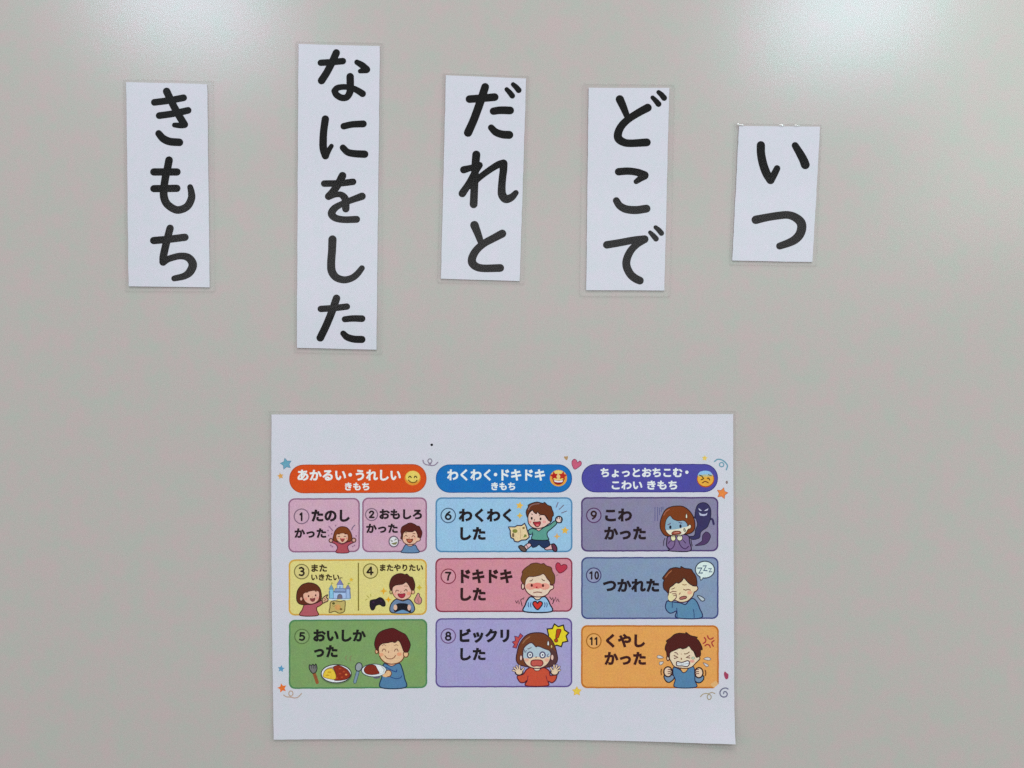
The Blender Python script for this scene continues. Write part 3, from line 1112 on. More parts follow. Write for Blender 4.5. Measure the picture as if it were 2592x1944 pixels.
# 4: boy playing a game
k = picture(p3, 910, 1430, 2212 / 180, 'drawing_of_boy', 'drawing of a laughing boy holding a game controller')
k.star((200, 148, 46), 755, 805, 120, 0, k=4, inner=0.36)
k.star((202, 146, 30), 905, 1070, 100, 0, k=4, inner=0.42)
k.star((176, 156, 62), 1865, 695, 92, 0, k=4, inner=0.5)
for a, b in (((190, 1080), (240, 1060)), ((235, 950), (290, 1000)), ((350, 900), (360, 970))):
    k.l((150, 142, 66), 22, [a, b])
k.f((48, 28, 50), [(340, 1120), (400, 1080), (520, 1060), (640, 1005), (740, 1055), (800, 1160), (795, 1260), (720, 1272), (640, 1222), (520, 1255), (460, 1370), (385, 1388), (335, 1270)], (30, 18, 28), 22)
k.e((66, 40, 66), 440, 1150, 30, 28)
k.e((66, 40, 66), 680, 1110, 26, 24)
k.f((182, 122, 116), [(1820, 870), (1868, 905), (1875, 970), (1930, 1040), (1932, 1140), (1870, 1210), (1765, 1180), (1710, 1100), (1755, 990)], (108, 78, 82), 20)
k.l((130, 86, 92), 18, [(1830, 1010), (1820, 1100), (1850, 1160)])
k.f((98, 116, 144), [(1150, 1055), (1010, 1170), (950, 1320), (965, 1440), (1080, 1482), (1350, 1440), (1600, 1482), (1700, 1420), (1715, 1320), (1660, 1180), (1540, 1060), (1350, 1110)], (52, 56, 68), 24)
k.f((98, 134, 166), [(1110, 1490), (1240, 1410), (1350, 1385), (1450, 1410), (1560, 1490)], (60, 66, 84), 14)
k.f((26, 26, 44), [(1120, 1240), (1220, 1185), (1420, 1185), (1530, 1230), (1600, 1350), (1590, 1470), (1480, 1420), (1360, 1375), (1240, 1400), (1110, 1455), (1065, 1350)])
k.e((196, 158, 140), 1120, 1310, 58, 88)
k.e((196, 158, 140), 1550, 1315, 54, 92)
k.e((196, 150, 120), 1665, 830, 56, 66, (108, 70, 40), 16)
k.e((176, 154, 104), 985, 830, 38, 62, (100, 74, 52), 16)
k.f((206, 158, 140), [(1030, 700), (1150, 610), (1300, 580), (1450, 530), (1550, 640), (1612, 760), (1615, 870), (1580, 970), (1490, 1040), (1340, 1078), (1180, 1040), (1080, 950), (1030, 840)], (120, 72, 48), 18)
k.f((74, 36, 24), [(1180, 270), (1320, 258), (1420, 290), (1480, 270), (1570, 355), (1650, 375), (1705, 500), (1730, 620), (1700, 770), (1615, 765), (1550, 640), (1460, 525), (1350, 590), (1180, 612), (1080, 640), (1035, 700), (1020, 790), (965, 760), (935, 640), (965, 480), (1035, 355)], (56, 28, 18), 14, n=3)
k.l((122, 82, 74), 26, [(1130, 835), (1155, 775), (1225, 795)])
k.l((112, 84, 62), 28, [(1400, 800), (1450, 750), (1490, 805)])
k.l((150, 112, 84), 20, [(1400, 655), (1450, 645), (1500, 660)])
k.l((140, 96, 74), 20, [(1300, 810), (1285, 850)])
k.e((214, 138, 112), 1535, 880, 62, 56)
k.e((208, 142, 128), 1110, 890, 44, 44)
k.f((152, 46, 62), [(1200, 892), (1310, 895), (1422, 882), (1400, 980), (1320, 1018), (1240, 985)], (108, 40, 48), 14)
done(k)

# 5: boy with curry
k = picture(p5, 770, 1570, 2212 / 280, 'drawing_of_plate', 'drawing of a plate of curry and egg between fork and spoon')
k.l((132, 78, 48), 66, [(205, 1060), (235, 1140), (265, 1235)])
k.f((102, 102, 100), [(110, 885), (150, 895), (180, 875), (215, 895), (240, 868), (262, 950), (235, 1030), (170, 1050), (110, 965)], (56, 56, 52), 14)
for x in (150, 190, 222):
    k.l((52, 52, 50), 9, [(x, 890), (x + 6, 955)])
k.e((92, 112, 78), 645, 1085, 315, 190)
k.e((198, 198, 210), 645, 1060, 300, 182, (72, 66, 74), 14)
k.e((150, 130, 130), 650, 1050, 262, 140)
k.f((128, 46, 32), [(590, 930), (680, 895), (780, 930), (880, 1000), (925, 1090), (850, 1168), (700, 1196), (600, 1182), (640, 1100), (620, 1010)], (92, 32, 26), 10)
for x, y in ((720, 960), (800, 1020), (840, 1080), (720, 1060), (760, 1130), (660, 1150)):
    k.e((158, 66, 40), x, y, 26, 16)
k.e((196, 124, 70), 845, 1078, 22, 16)
k.f((206, 172, 58), [(385, 1080), (440, 985), (545, 955), (600, 1000), (640, 1100), (620, 1170), (500, 1162), (400, 1130)], (150, 118, 40), 8)
k.e((178, 142, 44), 510, 1030, 40, 18)
k.e((178, 142, 44), 470, 1090, 44, 14)
k.l((68, 82, 100), 66, [(1075, 1030), (1048, 1120), (1018, 1225)])
k.l((112, 130, 148), 42, [(1075, 1030), (1048, 1120), (1018, 1225)])
k.e((134, 138, 142), 1095, 925, 66, 86, (62, 68, 76), 14, 15)
k.l((138, 112, 88), 9, [(850, 790), (830, 740), (860, 700)])
k.l((138, 112, 88), 9, [(940, 800), (920, 750), (950, 700)])
done(k)
k = picture(p5, 770, 1570, 2212 / 280, 'drawing_of_boy', 'drawing of a smiling boy in blue holding a plate of curry')
k.f((76, 112, 144), [(1600, 860), (1740, 900), (1900, 852), (1962, 960), (2010, 1150), (2022, 1338), (1538, 1338), (1555, 1130), (1580, 1000)], (44, 64, 88), 18)
k.l((38, 62, 108), 16, [(1730, 1125), (1830, 1160), (1920, 1145), (1955, 1105)])
k.l((34, 54, 110), 16, [(1640, 930), (1740, 985), (1840, 1025), (1850, 985)])
k.e((88, 84, 98), 1450, 1130, 70, 30)
k.e((194, 198, 200), 1400, 995, 250, 128, (76, 84, 90), 12)
k.e((148, 152, 154), 1405, 985, 205, 96)
k.f((206, 204, 220), [(1420, 895), (1520, 905), (1592, 980), (1560, 1045), (1490, 1050), (1440, 980)])
k.f((118, 44, 32), [(1200, 990), (1240, 915), (1340, 882), (1425, 900), (1470, 980), (1500, 1050), (1380, 1080), (1250, 1062)], (88, 32, 26), 8)
k.e((214, 160, 120), 1685, 1055, 62, 66, (116, 66, 48), 14)
k.f((214, 160, 120), [(1570, 1090), (1640, 1050), (1680, 1100), (1640, 1130), (1580, 1115)])
k.f((206, 152, 122), [(1660, 850), (1840, 850), (1790, 900), (1720, 905)], (60, 60, 86), 12)
k.f((216, 166, 132), [(1490, 560), (1530, 480), (1640, 430), (1760, 425), (1890, 400), (1980, 540), (2000, 640), (1990, 740), (1930, 820), (1820, 862), (1700, 865), (1590, 815), (1515, 715)], (116, 62, 38), 15)
k.e((214, 162, 124), 2035, 672, 50, 58, (116, 62, 38), 14)
k.e((206, 156, 122), 1452, 615, 28, 46, (116, 62, 38), 12)
k.f((80, 28, 20), [(1660, 170), (1780, 153), (1880, 200), (1960, 240), (2030, 280), (2090, 380), (2125, 470), (2110, 560), (2075, 625), (2000, 625), (1950, 500), (1890, 392), (1820, 440), (1755, 420), (1690, 442), (1560, 462), (1500, 525), (1470, 600), (1425, 540), (1410, 450), (1450, 310), (1530, 220)], (64, 24, 16), 10, n=3)
for x in (1600, 1845):
    k.l((112, 70, 58), 15, [(x - 36, 612), (x - 16, 572), (x + 18, 572), (x + 36, 612)])
    k.l((128, 86, 66), 11, [(x - 36, 498), (x, 480), (x + 34, 500)])
k.l((122, 70, 56), 14, [(1695, 612), (1690, 640)])
k.e((222, 142, 112), 1545, 680, 44, 34)
k.e((222, 138, 106), 1905, 670, 48, 36)
k.l((116, 64, 48), 15, [(1615, 700), (1660, 750), (1730, 765), (1790, 745), (1832, 695)])
done(k)

# 6: excited boy with map
k = picture(p6, 1270, 1250, 1991 / 180, 'drawing_of_boy', 'drawing of a running boy in green holding a treasure map')
k.star((200, 158, 76), 500, 325, 112, 10)
k.star((190, 158, 78), 505, 605, 88, 0, k=4, inner=0.5)
k.star((198, 156, 70), 1770, 1020, 112, 5)
k.star((192, 150, 88), 1545, 1185, 100, 0, k=4, inner=0.38)
k.l((102, 88, 104), 24, [(1578, 235), (1545, 310), (1520, 370)])
k.l((102, 88, 104), 24, [(1730, 315), (1610, 430)])
k.l((102, 88, 104), 22, [(1820, 475), (1670, 532)])
k.f((198, 158, 160), [(700, 1400), (790, 1375), (825, 1440), (740, 1520), (680, 1555), (630, 1475)], (52, 30, 56), 20)
k.l((52, 40, 60), 18, [(690, 1430), (740, 1510)])
k.f((92, 70, 66), [(475, 1465), (540, 1438), (640, 1490), (692, 1580), (640, 1612), (560, 1590), (490, 1515)], (40, 26, 46), 22)
k.f((198, 156, 156), [(1200, 1500), (1330, 1425), (1420, 1410), (1430, 1540), (1330, 1560), (1230, 1560)], (44, 32, 54), 20)
k.f((94, 48, 66), [(1400, 1420), (1460, 1392), (1525, 1460), (1548, 1550), (1520, 1608), (1450, 1590), (1415, 1510)], (42, 26, 46), 22)
k.f((38, 50, 80), [(850, 1265), (1070, 1285), (1290, 1285), (1345, 1410), (1310, 1462), (1180, 1512), (1090, 1455), (1045, 1415), (960, 1472), (860, 1490), (815, 1400), (740, 1340)], (26, 28, 52), 16)
k.f((84, 136, 124), [(850, 965), (1040, 1010), (1200, 925), (1340, 860), (1490, 750), (1535, 830), (1400, 960), (1278, 1070), (1275, 1180), (1292, 1285), (860, 1272), (865, 1120), (780, 1135), (740, 1030)], (32, 50, 68), 20)
k.l((32, 50, 68), 16, [(862, 1060), (858, 1140)])
k.e((208, 176, 166), 1600, 715, 92, 90, (42, 32, 58), 26)
for x, y in ((1560, 650), (1620, 640), (1665, 690), (1680, 750)):
    k.l((42, 32, 58), 20, [(x, y), (x - 12, y + 55)])
k.f((196, 158, 150), [(960, 965), (1110, 965), (1060, 1020), (1010, 1020)])
k.l((32, 48, 60), 20, [(960, 985), (1035, 1035), (1115, 980)])
k.f((210, 168, 156), [(745, 580), (860, 450), (950, 530), (1000, 500), (1080, 575), (1200, 590), (1280, 700), (1350, 735), (1358, 800), (1290, 850), (1190, 920), (1040, 962), (900, 950), (800, 890), (742, 780)], (52, 32, 48), 20)
k.f((92, 48, 28), [(740, 310), (860, 250), (1000, 225), (1150, 260), (1200, 232), (1280, 310), (1380, 350), (1405, 430), (1440, 520), (1448, 600), (1410, 640), (1390, 765), (1300, 735), (1270, 660), (1190, 582), (1080, 580), (1000, 500), (970, 555), (900, 510), (860, 450), (790, 480), (742, 580), (720, 650), (690, 560), (690, 460), (745, 360)], (58, 34, 46), 16, n=3)
k.l((128, 96, 96), 22, [(745, 440), (800, 340), (900, 290), (1050, 270)])
k.e((50, 38, 32), 838, 680, 28, 42)
k.e((50, 38, 32), 1085, 695, 28, 40)
k.l((90, 58, 56), 20, [(825, 558), (868, 570)])
k.l((90, 58, 56), 20, [(1055, 610), (1075, 575)])
k.l((122, 82, 72), 20, [(925, 705), (910, 740)])
k.e((222, 138, 130), 790, 780, 40, 36)
k.e((218, 142, 134), 1190, 780, 52, 40)
k.f((154, 48, 58), [(880, 792), (980, 785), (1082, 778), (1065, 870), (1000, 918), (940, 890)], (90, 26, 38), 16)
k.e((196, 96, 98), 1000, 870, 45, 30)
k.f((202, 178, 138), [(190, 920), (370, 920), (430, 882), (560, 882), (640, 820), (680, 900), (715, 1020), (752, 1130), (770, 1205), (685, 1280), (550, 1290), (460, 1340), (360, 1322), (330, 1250), (262, 1222), (240, 1120), (240, 1020)], (66, 58, 82), 24, sm=False)
k.e((114, 116, 56), 370, 1035, 72, 54)
k.f((100, 112, 48), [(650, 1115), (715, 1180), (600, 1222)], sm=False)
k.e((128, 98, 58), 610, 950, 36, 30)
k.e((112, 90, 66), 320, 1150, 34, 62)
k.l((158, 130, 96), 14, [(510, 960), (530, 1100), (520, 1240)])
done(k)

# 7: bashful boy with pounding heart
k = picture(p7, 1280, 1400, 1991 / 180, 'drawing_of_boy', 'drawing of a blushing boy with a heart on his shirt')
k.f((166, 52, 70), [(1545, 340), (1510, 285), (1450, 265), (1402, 330), (1408, 430), (1450, 500), (1510, 552), (1600, 520), (1680, 455), (1718, 390), (1690, 325), (1620, 312)], (124, 42, 58), 18)
k.l((102, 90, 84), 16, [(1420, 615), (1460, 600)])
zz = (52, 18, 32)
k.l(zz, 22, [(275, 1330), (310, 1390), (350, 1315), (375, 1420), (425, 1290), (440, 1390), (460, 1470)], sm=False)
k.l(zz, 18, [(425, 1290), (480, 1265), (490, 1290), (512, 1230)], sm=False)
k.l(zz, 22, [(1230, 1220), (1290, 1300), (1320, 1235), (1340, 1350), (1310, 1410)], sm=False)
k.l(zz, 20, [(1340, 1350), (1400, 1230), (1420, 1350), (1460, 1270), (1492, 1355)], sm=False)
k.f((136, 166, 196), [(700, 1215), (610, 1300), (550, 1440), (530, 1632), (1272, 1632), (1230, 1410), (1165, 1280), (1080, 1210), (880, 1260)], (36, 42, 68), 28)
k.f((206, 176, 156), [(780, 1190), (1000, 1190), (960, 1275), (880, 1300), (820, 1275)], (38, 52, 72), 22)
k.f((186, 54, 48), [(890, 1395), (850, 1350), (795, 1350), (760, 1400), (790, 1480), (890, 1575), (990, 1480), (1028, 1400), (985, 1350), (930, 1350)], (42, 26, 58), 26)
for x in (640, 705, 1090, 1150):
    k.l((58, 78, 118), 24, [(x, 1380), (x + (-10 if x < 900 else 10), 1440), (x + (4 if x < 900 else -4), 1500)])
k.e((212, 176, 160), 482, 925, 42, 82, (88, 32, 44), 24)
k.f((216, 178, 158), [(540, 800), (565, 735), (640, 650), (850, 600), (1060, 555), (1150, 690), (1240, 800), (1250, 880), (1330, 900), (1335, 980), (1245, 1035), (1180, 1130), (1060, 1200), (880, 1218), (720, 1180), (600, 1090), (540, 980), (525, 900)], (92, 32, 42), 20)
k.e((216, 140, 124), 700, 925, 150, 95)
k.e((216, 140, 124), 1090, 925, 140, 95)
k.e((210, 112, 104), 890, 905, 150, 85)
k.f((104, 68, 38), [(720, 290), (860, 268), (1000, 300), (1060, 278), (1140, 345), (1275, 395), (1305, 500), (1370, 620), (1375, 760), (1345, 862), (1245, 865), (1240, 790), (1150, 685), (1060, 572), (960, 612), (880, 632), (780, 652), (645, 655), (562, 745), (532, 885), (470, 820), (425, 720), (470, 570), (460, 510), (560, 400), (650, 340)], (84, 36, 50), 14, n=3)
k.l((96, 68, 56), 22, [(675, 772), (720, 765), (755, 728)])
k.l((96, 68, 56), 22, [(1010, 718), (1040, 750), (1090, 765)])
k.e((84, 26, 32), 728, 895, 32, 43)
k.e((84, 26, 32), 1043, 900, 32, 43)
k.e((156, 34, 48), 868, 950, 25, 24)
k.l((132, 90, 80), 30, [(785, 1098), (890, 1082), (1005, 1098)])
done(k)

# 8: startled girl
k = picture(p8, 1280, 1560, 1659 / 180, 'speech_burst', 'yellow burst with an exclamation mark')
k.f((216, 182, 42), [(1135, 172), (1225, 235), (1345, 198), (1370, 310), (1468, 380), (1408, 450), (1445, 575), (1330, 600), (1298, 700), (1190, 665), (1080, 710), (1060, 585), (960, 560), (1000, 440), (968, 288), (1085, 280)], (72, 58, 44), 24, sm=False)
k.f((158, 62, 22), [(1190, 305), (1240, 292), (1292, 312), (1262, 400), (1230, 490), (1195, 500), (1165, 488), (1175, 400)], (96, 34, 20), 12)
k.e((156, 62, 26), 1175, 555, 40, 42, (96, 40, 20), 12)
done(k)
k = picture(p8, 1280, 1560, 1659 / 180, 'drawing_of_girl', 'drawing of a startled girl in a red top with both hands up')
k.y -= 4e-5
k.f((172, 68, 66), [(340, 395), (402, 450), (330, 530), (280, 640), (250, 735), (165, 712), (205, 650), (155, 590), (228, 560), (210, 455), (300, 480)], (92, 42, 92), 14, sm=False)
k.f((104, 58, 38), [(700, 375), (880, 392), (1040, 505), (1130, 650), (1190, 850), (1207, 1000), (1150, 1115), (1000, 1175), (720, 1190), (430, 1155), (290, 1100), (245, 980), (270, 820), (320, 640), (440, 470), (560, 400)], (76, 40, 60), 18)
k.f((78, 52, 52), [(1040, 760), (1150, 800), (1195, 920), (1190, 1040), (1120, 1125), (960, 1165), (1020, 1000)])
k.l((140, 96, 68), 26, [(400, 620), (460, 540), (560, 470)])
k.f((178, 72, 52), [(600, 1180), (730, 1250), (880, 1190), (1010, 1260), (1045, 1375), (1185, 1350), (1165, 1470), (1080, 1540), (990, 1510), (970, 1612), (480, 1612), (500, 1490), (430, 1535), (330, 1522), (270, 1390), (410, 1340), (480, 1240)], (98, 30, 50), 20)
k.l((98, 30, 50), 16, [(505, 1500), (520, 1380)])
k.l((98, 30, 50), 16, [(970, 1500), (940, 1380)])
SK = (204, 176, 150)
for pts in ([(300, 1290), (170, 1250)], [(290, 1270), (195, 1190)], [(300, 1260), (255, 1150)], [(320, 1250), (325, 1140)], [(360, 1280), (415, 1210)],
            [(1140, 1290), (1265, 1245)], [(1150, 1270), (1255, 1170)], [(1145, 1260), (1195, 1135)], [(1130, 1250), (1125, 1130)], [(1100, 1280), (1045, 1190)]):
    k.l((66, 44, 62), 50, pts)
k.e(SK, 312, 1290, 88, 72, (66, 44, 62), 22)
k.e(SK, 1140, 1290, 88, 72, (66, 44, 62), 22)
for pts in ([(300, 1290), (170, 1250)], [(290, 1270), (195, 1190)], [(300, 1260), (255, 1150)], [(320, 1250), (325, 1140)], [(360, 1280), (415, 1210)],
            [(1140, 1290), (1265, 1245)], [(1150, 1270), (1255, 1170)], [(1145, 1260), (1195, 1135)], [(1130, 1250), (1125, 1130)], [(1100, 1280), (1045, 1190)]):
    k.l(SK, 28, pts)
k.e((206, 170, 158), 357, 960, 30, 62, (96, 60, 70), 12)
k.e((206, 170, 158), 1085, 950, 36, 68, (96, 60, 70), 12)
k.f((216, 182, 164), [(660, 1160), (800, 1160), (790, 1240), (730, 1262), (670, 1240)], (98, 34, 50), 12)
FACE = [(402, 900), (430, 720), (590, 605), (700, 700), (760, 690), (900, 745), (1030, 800), (1048, 950), (990, 1085), (880, 1172), (730, 1207), (560, 1172), (445, 1070)]
k.f((218, 176, 150), FACE, (84, 50, 60), 18)
k.f((158, 170, 180), [(412, 880), (440, 725), (590, 620), (700, 712), (760, 700), (900, 755), (1020, 810), (1035, 900), (900, 960), (730, 935), (560, 965), (425, 960)])
k.e((218, 150, 130), 490, 1010, 50, 40)
k.e((218, 150, 130), 960, 1010, 50, 40)
for x in (567, 858):
    k.e((218, 214, 220), x, 892, 60, 68, (90, 82, 112), 24)
    k.e((64, 54, 84), x + 2, 892, 20, 22)
k.e((126, 84, 84), 710, 942, 20, 16)
k.f((172, 80, 70), [(600, 1035), (660, 1010), (800, 1010), (858, 1040), (866, 1100), (820, 1150), (730, 1145), (640, 1152), (588, 1110)], (124, 44, 52), 18)
k.l((88, 84, 110), 16, [(430, 765), (450, 830), (482, 785)])
k.l((98, 84, 92), 18, [(515, 750), (560, 740), (595, 715)])
k.l((88, 84, 110), 16, [(1000, 865), (968, 905), (985, 940), (1012, 925)])
k.f((204, 202, 206), [(990, 560), (1012, 620), (1005, 665), (985, 670), (970, 650), (972, 610)], (92, 80, 88), 8)
k.e((180, 158, 100), 1068, 695, 16, 34)
done(k)

# 9: frightened girl and a shadow
k = picture(p9, 1640, 1250, 1991 / 180, 'drawing_of_ghost', 'drawing of a dark grinning ghost')
k.l((52, 46, 80), 60, [(1730, 700), (1800, 715), (1835, 840)])
k.l((52, 46, 80), 50, [(1340, 660), (1250, 650)])
k.f((54, 50, 84), [(1540, 240), (1660, 280), (1742, 400), (1757, 560), (1742, 700), (1690, 850), (1640, 940), (1480, 1060), (1450, 1200), (1390, 1250), (1240, 1275), (1150, 1190), (1290, 1165), (1325, 1000), (1380, 860), (1350, 720), (1310, 640), (1330, 440), (1400, 290)], (34, 30, 60), 14)
k.f((172, 168, 190), [(1408, 392), (1505, 465), (1470, 475), (1425, 450)], sm=False)
k.f((172, 168, 190), [(1690, 398), (1660, 460), (1600, 475), (1568, 465)], sm=False)
k.f((164, 164, 186), [(1418, 510), (1500, 562), (1600, 562), (1662, 520), (1640, 592), (1555, 618), (1450, 600)], sm=False)
k.f((74, 54, 88), [(1620, 1060), (1720, 1115), (1744, 1200), (1680, 1340), (1560, 1420), (1320, 1442), (1430, 1372), (1510, 1300), (1525, 1160)], (46, 36, 70), 12)
for x, a, b in ((192, 370, 750), (265, 370, 750), (320, 390, 590), (372, 370, 500), (418, 360, 440)):
    k.l((84, 82, 124), 18, [(x, a), (x, b)])
done(k)
k = picture(p9, 1640, 1250, 1991 / 180, 'drawing_of_girl', 'drawing of a frightened girl with a blue forehead')
k.y -= 4e-5
k.f((110, 90, 126), [(560, 1190), (522, 1320), (520, 1450), (600, 1540), (600, 1592), (1172, 1592), (1162, 1350), (1130, 1180), (980, 1130), (760, 1150)], (54, 32, 70), 22)
k.f((112, 56, 30), [(860, 335), (1020, 368), (1180, 500), (1280, 680), (1310, 860), (1290, 1000), (1200, 1090), (1060, 1125), (800, 1160), (540, 1180), (430, 1120), (350, 980), (335, 830), (380, 640), (480, 450), (640, 360)], (60, 22, 36), 18)
k.l((150, 92, 76), 22, [(440, 590), (490, 500), (590, 430)])
k.f((220, 192, 172), [(488, 1000), (480, 850), (520, 700), (612, 612), (700, 700), (830, 750), (1000, 745), (1090, 830), (1110, 900), (1160, 850), (1207, 890), (1182, 965), (1120, 985), (1060, 1080), (960, 1142), (780, 1160), (620, 1150), (530, 1080)], (66, 38, 42), 14)
k.f((124, 148, 166), [(488, 990), (486, 850), (525, 705), (612, 625), (700, 712), (830, 760), (1000, 758), (1080, 835), (1085, 915), (980, 935), (900, 965), (720, 995), (640, 1000), (560, 1010)])
k.e((34, 32, 54), 622, 930, 32, 50)
k.e((34, 32, 54), 905, 900, 32, 50)
k.l((92, 54, 92), 22, [(550, 858), (590, 845), (625, 820)])
k.l((66, 52, 86), 20, [(860, 792), (900, 808), (950, 812)])
k.f((134, 70, 54), [(665, 1085), (720, 1045), (810, 1035), (900, 1050), (915, 1100), (820, 1132), (680, 1135)], (92, 46, 40), 14)
k.l((196, 140, 124), 16, [(740, 1090), (860, 1075)])
k.l((54, 30, 70), 22, [(522, 1440), (560, 1520), (625, 1542), (700, 1490), (742, 1400), (752, 1310)])
k.l((54, 30, 70), 22, [(850, 1310), (900, 1430), (960, 1500), (1050, 1532), (1130, 1460)])
k.l((54, 30, 70), 20, [(570, 1380), (600, 1330), (640, 1310)])
k.l((54, 30, 70), 20, [(985, 1300), (1050, 1370)])
k.e((216, 196, 156), 702, 1230, 68, 84, (66, 40, 52), 14)
k.e((220, 196, 172), 885, 1228, 78, 80, (66, 40, 52), 14)
for x, y in ((680, 1165), (715, 1160), (750, 1175), (835, 1165), (870, 1155), (905, 1165)):
    k.l((62, 32, 42), 13, [(x, y - 12), (x + 4, y + 40)])
k.f((222, 208, 184), [(1072, 545), (1096, 620), (1090, 670), (1070, 678), (1052, 650), (1054, 600)], (70, 30, 30), 8)
k.f((170, 170, 150), [(1005, 960), (1045, 1010), (1040, 1045), (1012, 1042), (1000, 1010)], (70, 60, 60), 12)
k.l((54, 44, 62), 18, [(470, 1240), (440, 1320), (435, 1440)])
k.l((54, 30, 50), 20, [(1200, 1280), (1215, 1380), (1235, 1450)])
done(k)

# 10: tired boy
k = picture(p10, 1650, 1400, 1757 / 180, 'speech_bubble', 'white speech bubble with three letters z')
k.f((186, 196, 192), [(1165, 570), (1205, 668), (1290, 595)], (74, 80, 98), 18, sm=False)
k.e((190, 200, 196), 1305, 403, 236, 208, (74, 80, 98), 22)
k.f((190, 200, 196), [(1190, 560), (1212, 630), (1275, 575)], sm=False)
k.l((36, 62, 96), 28, [(1130, 365), (1228, 362), (1155, 488), (1242, 485)], sm=False)
k.l((36, 62, 96), 24, [(1262, 312), (1340, 306), (1275, 422), (1360, 430)], sm=False)
k.l((36, 62, 96), 22, [(1398, 382), (1465, 376), (1408, 460), (1476, 455)], sm=False)
done(k)
k = picture(p10, 1650, 1400, 1757 / 180, 'drawing_of_boy', 'drawing of a weary boy in blue rubbing his eye')
k.f((84, 120, 148), [(520, 1200), (700, 1225), (820, 1262), (900, 1180), (1000, 1110), (1100, 1190), (1170, 1350), (1215, 1592), (615, 1592), (608, 1430), (520, 1460), (440, 1475), (355, 1400), (330, 1300), (370, 1180), (440, 1190)], (44, 46, 88), 20)
k.l((40, 58, 96), 18, [(1015, 1380), (1035, 1470), (1040, 1585)])
k.l((40, 52, 92), 18, [(500, 1200), (498, 1340)])
k.l((40, 52, 92), 18, [(608, 1350), (620, 1470), (615, 1590)])
k.f((216, 182, 148), [(410, 900), (450, 800), (620, 715), (780, 610), (900, 715), (1010, 800), (1095, 798), (1132, 870), (1090, 930), (1040, 960), (1010, 1050), (930, 1135), (850, 1190), (700, 1208), (560, 1160), (430, 1180), (400, 1060)], (84, 46, 60), 20)
k.e((222, 150, 124), 930, 970, 62, 46)
k.f((88, 46, 28), [(450, 380), (580, 350), (700, 368), (715, 322), (800, 368), (960, 392), (1000, 450), (1080, 560), (1108, 700), (1100, 800), (1020, 802), (900, 730), (788, 612), (740, 680), (650, 740), (602, 720), (505, 800), (430, 860), (408, 985), (350, 930), (290, 872), (272, 740), (300, 660), (258, 612), (310, 540), (380, 450)], (54, 28, 60), 16, n=3)
k.l((150, 90, 62), 22, [(330, 590), (400, 500), (480, 430)])
k.e((214, 190, 146), 470, 1090, 78, 92)
k.l((84, 52, 58), 20, [(590, 1000), (600, 1080), (560, 1140), (520, 1160)])
k.l((112, 72, 62), 20, [(445, 975), (510, 940), (600, 948)])
k.l((112, 72, 62), 18, [(500, 1000), (590, 995)])
k.l((112, 72, 62), 18, [(530, 1045), (585, 1040)])
k.l((112, 66, 50), 22, [(780, 888), (830, 910), (880, 890), (945, 908)])
k.l((132, 92, 60), 20, [(755, 765), (800, 780), (845, 770)])
k.l((96, 62, 50), 20, [(485, 882), (530, 870), (555, 850)])
k.l((140, 94, 84), 24, [(695, 975), (675, 1010)])
k.f((156, 96, 86), [(688, 1095), (760, 1062), (842, 1065), (838, 1108), (745, 1135), (690, 1132)], (94, 46, 48), 16)
k.f((164, 172, 178), [(1118, 1045), (1210, 1062), (1290, 1120), (1288, 1165), (1225, 1175), (1170, 1120)], (64, 70, 80), 16)
done(k)

# 11: angry crying boy
k = picture(p11, 1650, 1580, 1810 / 180, 'drawing_of_boy', 'drawing of a crying boy in blue with clenched fists')
for pts in ([(1330, 330), (1368, 390), (1350, 450), (1302, 478)], [(1410, 288), (1440, 355), (1500, 370), (1555, 338)],
            [(1575, 410), (1522, 450), (1530, 505), (1558, 552)], [(1345, 542), (1400, 508), (1460, 530), (1480, 582)]):
    k.l((148, 48, 52), 32, pts)
DR = (186, 178, 178)
for pts in ([(130, 805), (185, 782), (290, 840), (200, 862), (140, 845)], [(290, 948), (250, 1015), (195, 1022), (185, 965), (225, 945)],
            [(1315, 872), (1400, 832), (1485, 860), (1475, 902), (1400, 905)], [(1300, 970), (1400, 1008), (1435, 1050), (1390, 1072), (1345, 1040)]):
    k.f(DR, pts, (128, 110, 104), 12)
k.f((100, 124, 148), [(1060, 1330), (1290, 1300), (1305, 1400), (1210, 1482), (1110, 1450)], (44, 34, 52), 22)
k.f((108, 126, 150), [(312, 1290), (520, 1280), (560, 1370), (440, 1470), (345, 1425)], (44, 34, 52), 22)
k.f((78, 114, 146), [(555, 1085), (700, 1140), (810, 1215), (930, 1110), (1050, 1075), (1085, 1200), (1090, 1420), (1112, 1592), (588, 1592), (590, 1400), (540, 1280), (530, 1170)], (44, 44, 80), 18)
k.e((214, 176, 152), 405, 1200, 106, 126, (70, 32, 38), 26)
k.e((214, 176, 152), 1190, 1225, 104, 128, (70, 32, 38), 26)
for x, d in ((440, 1), (1150, -1)):
    for y in (1140, 1195, 1245):
        k.l((84, 40, 46), 20, [(x - 35 * d, y), (x + 25 * d, y + 4), (x + 40 * d, y + 30)])
k.f((214, 150, 92), [(720, 1090), (910, 1090), (870, 1190), (800, 1222), (750, 1180)], (60, 44, 76), 16)
k.e((212, 172, 148), 405, 850, 32, 68, (78, 36, 42), 18)
k.f((220, 182, 156), [(448, 730), (560, 640), (740, 590), (930, 535), (1050, 670), (1120, 820), (1185, 798), (1215, 870), (1155, 935), (1100, 990), (1020, 1070), (900, 1112), (700, 1102), (560, 1060), (490, 950), (445, 860)], (78, 36, 42), 18)
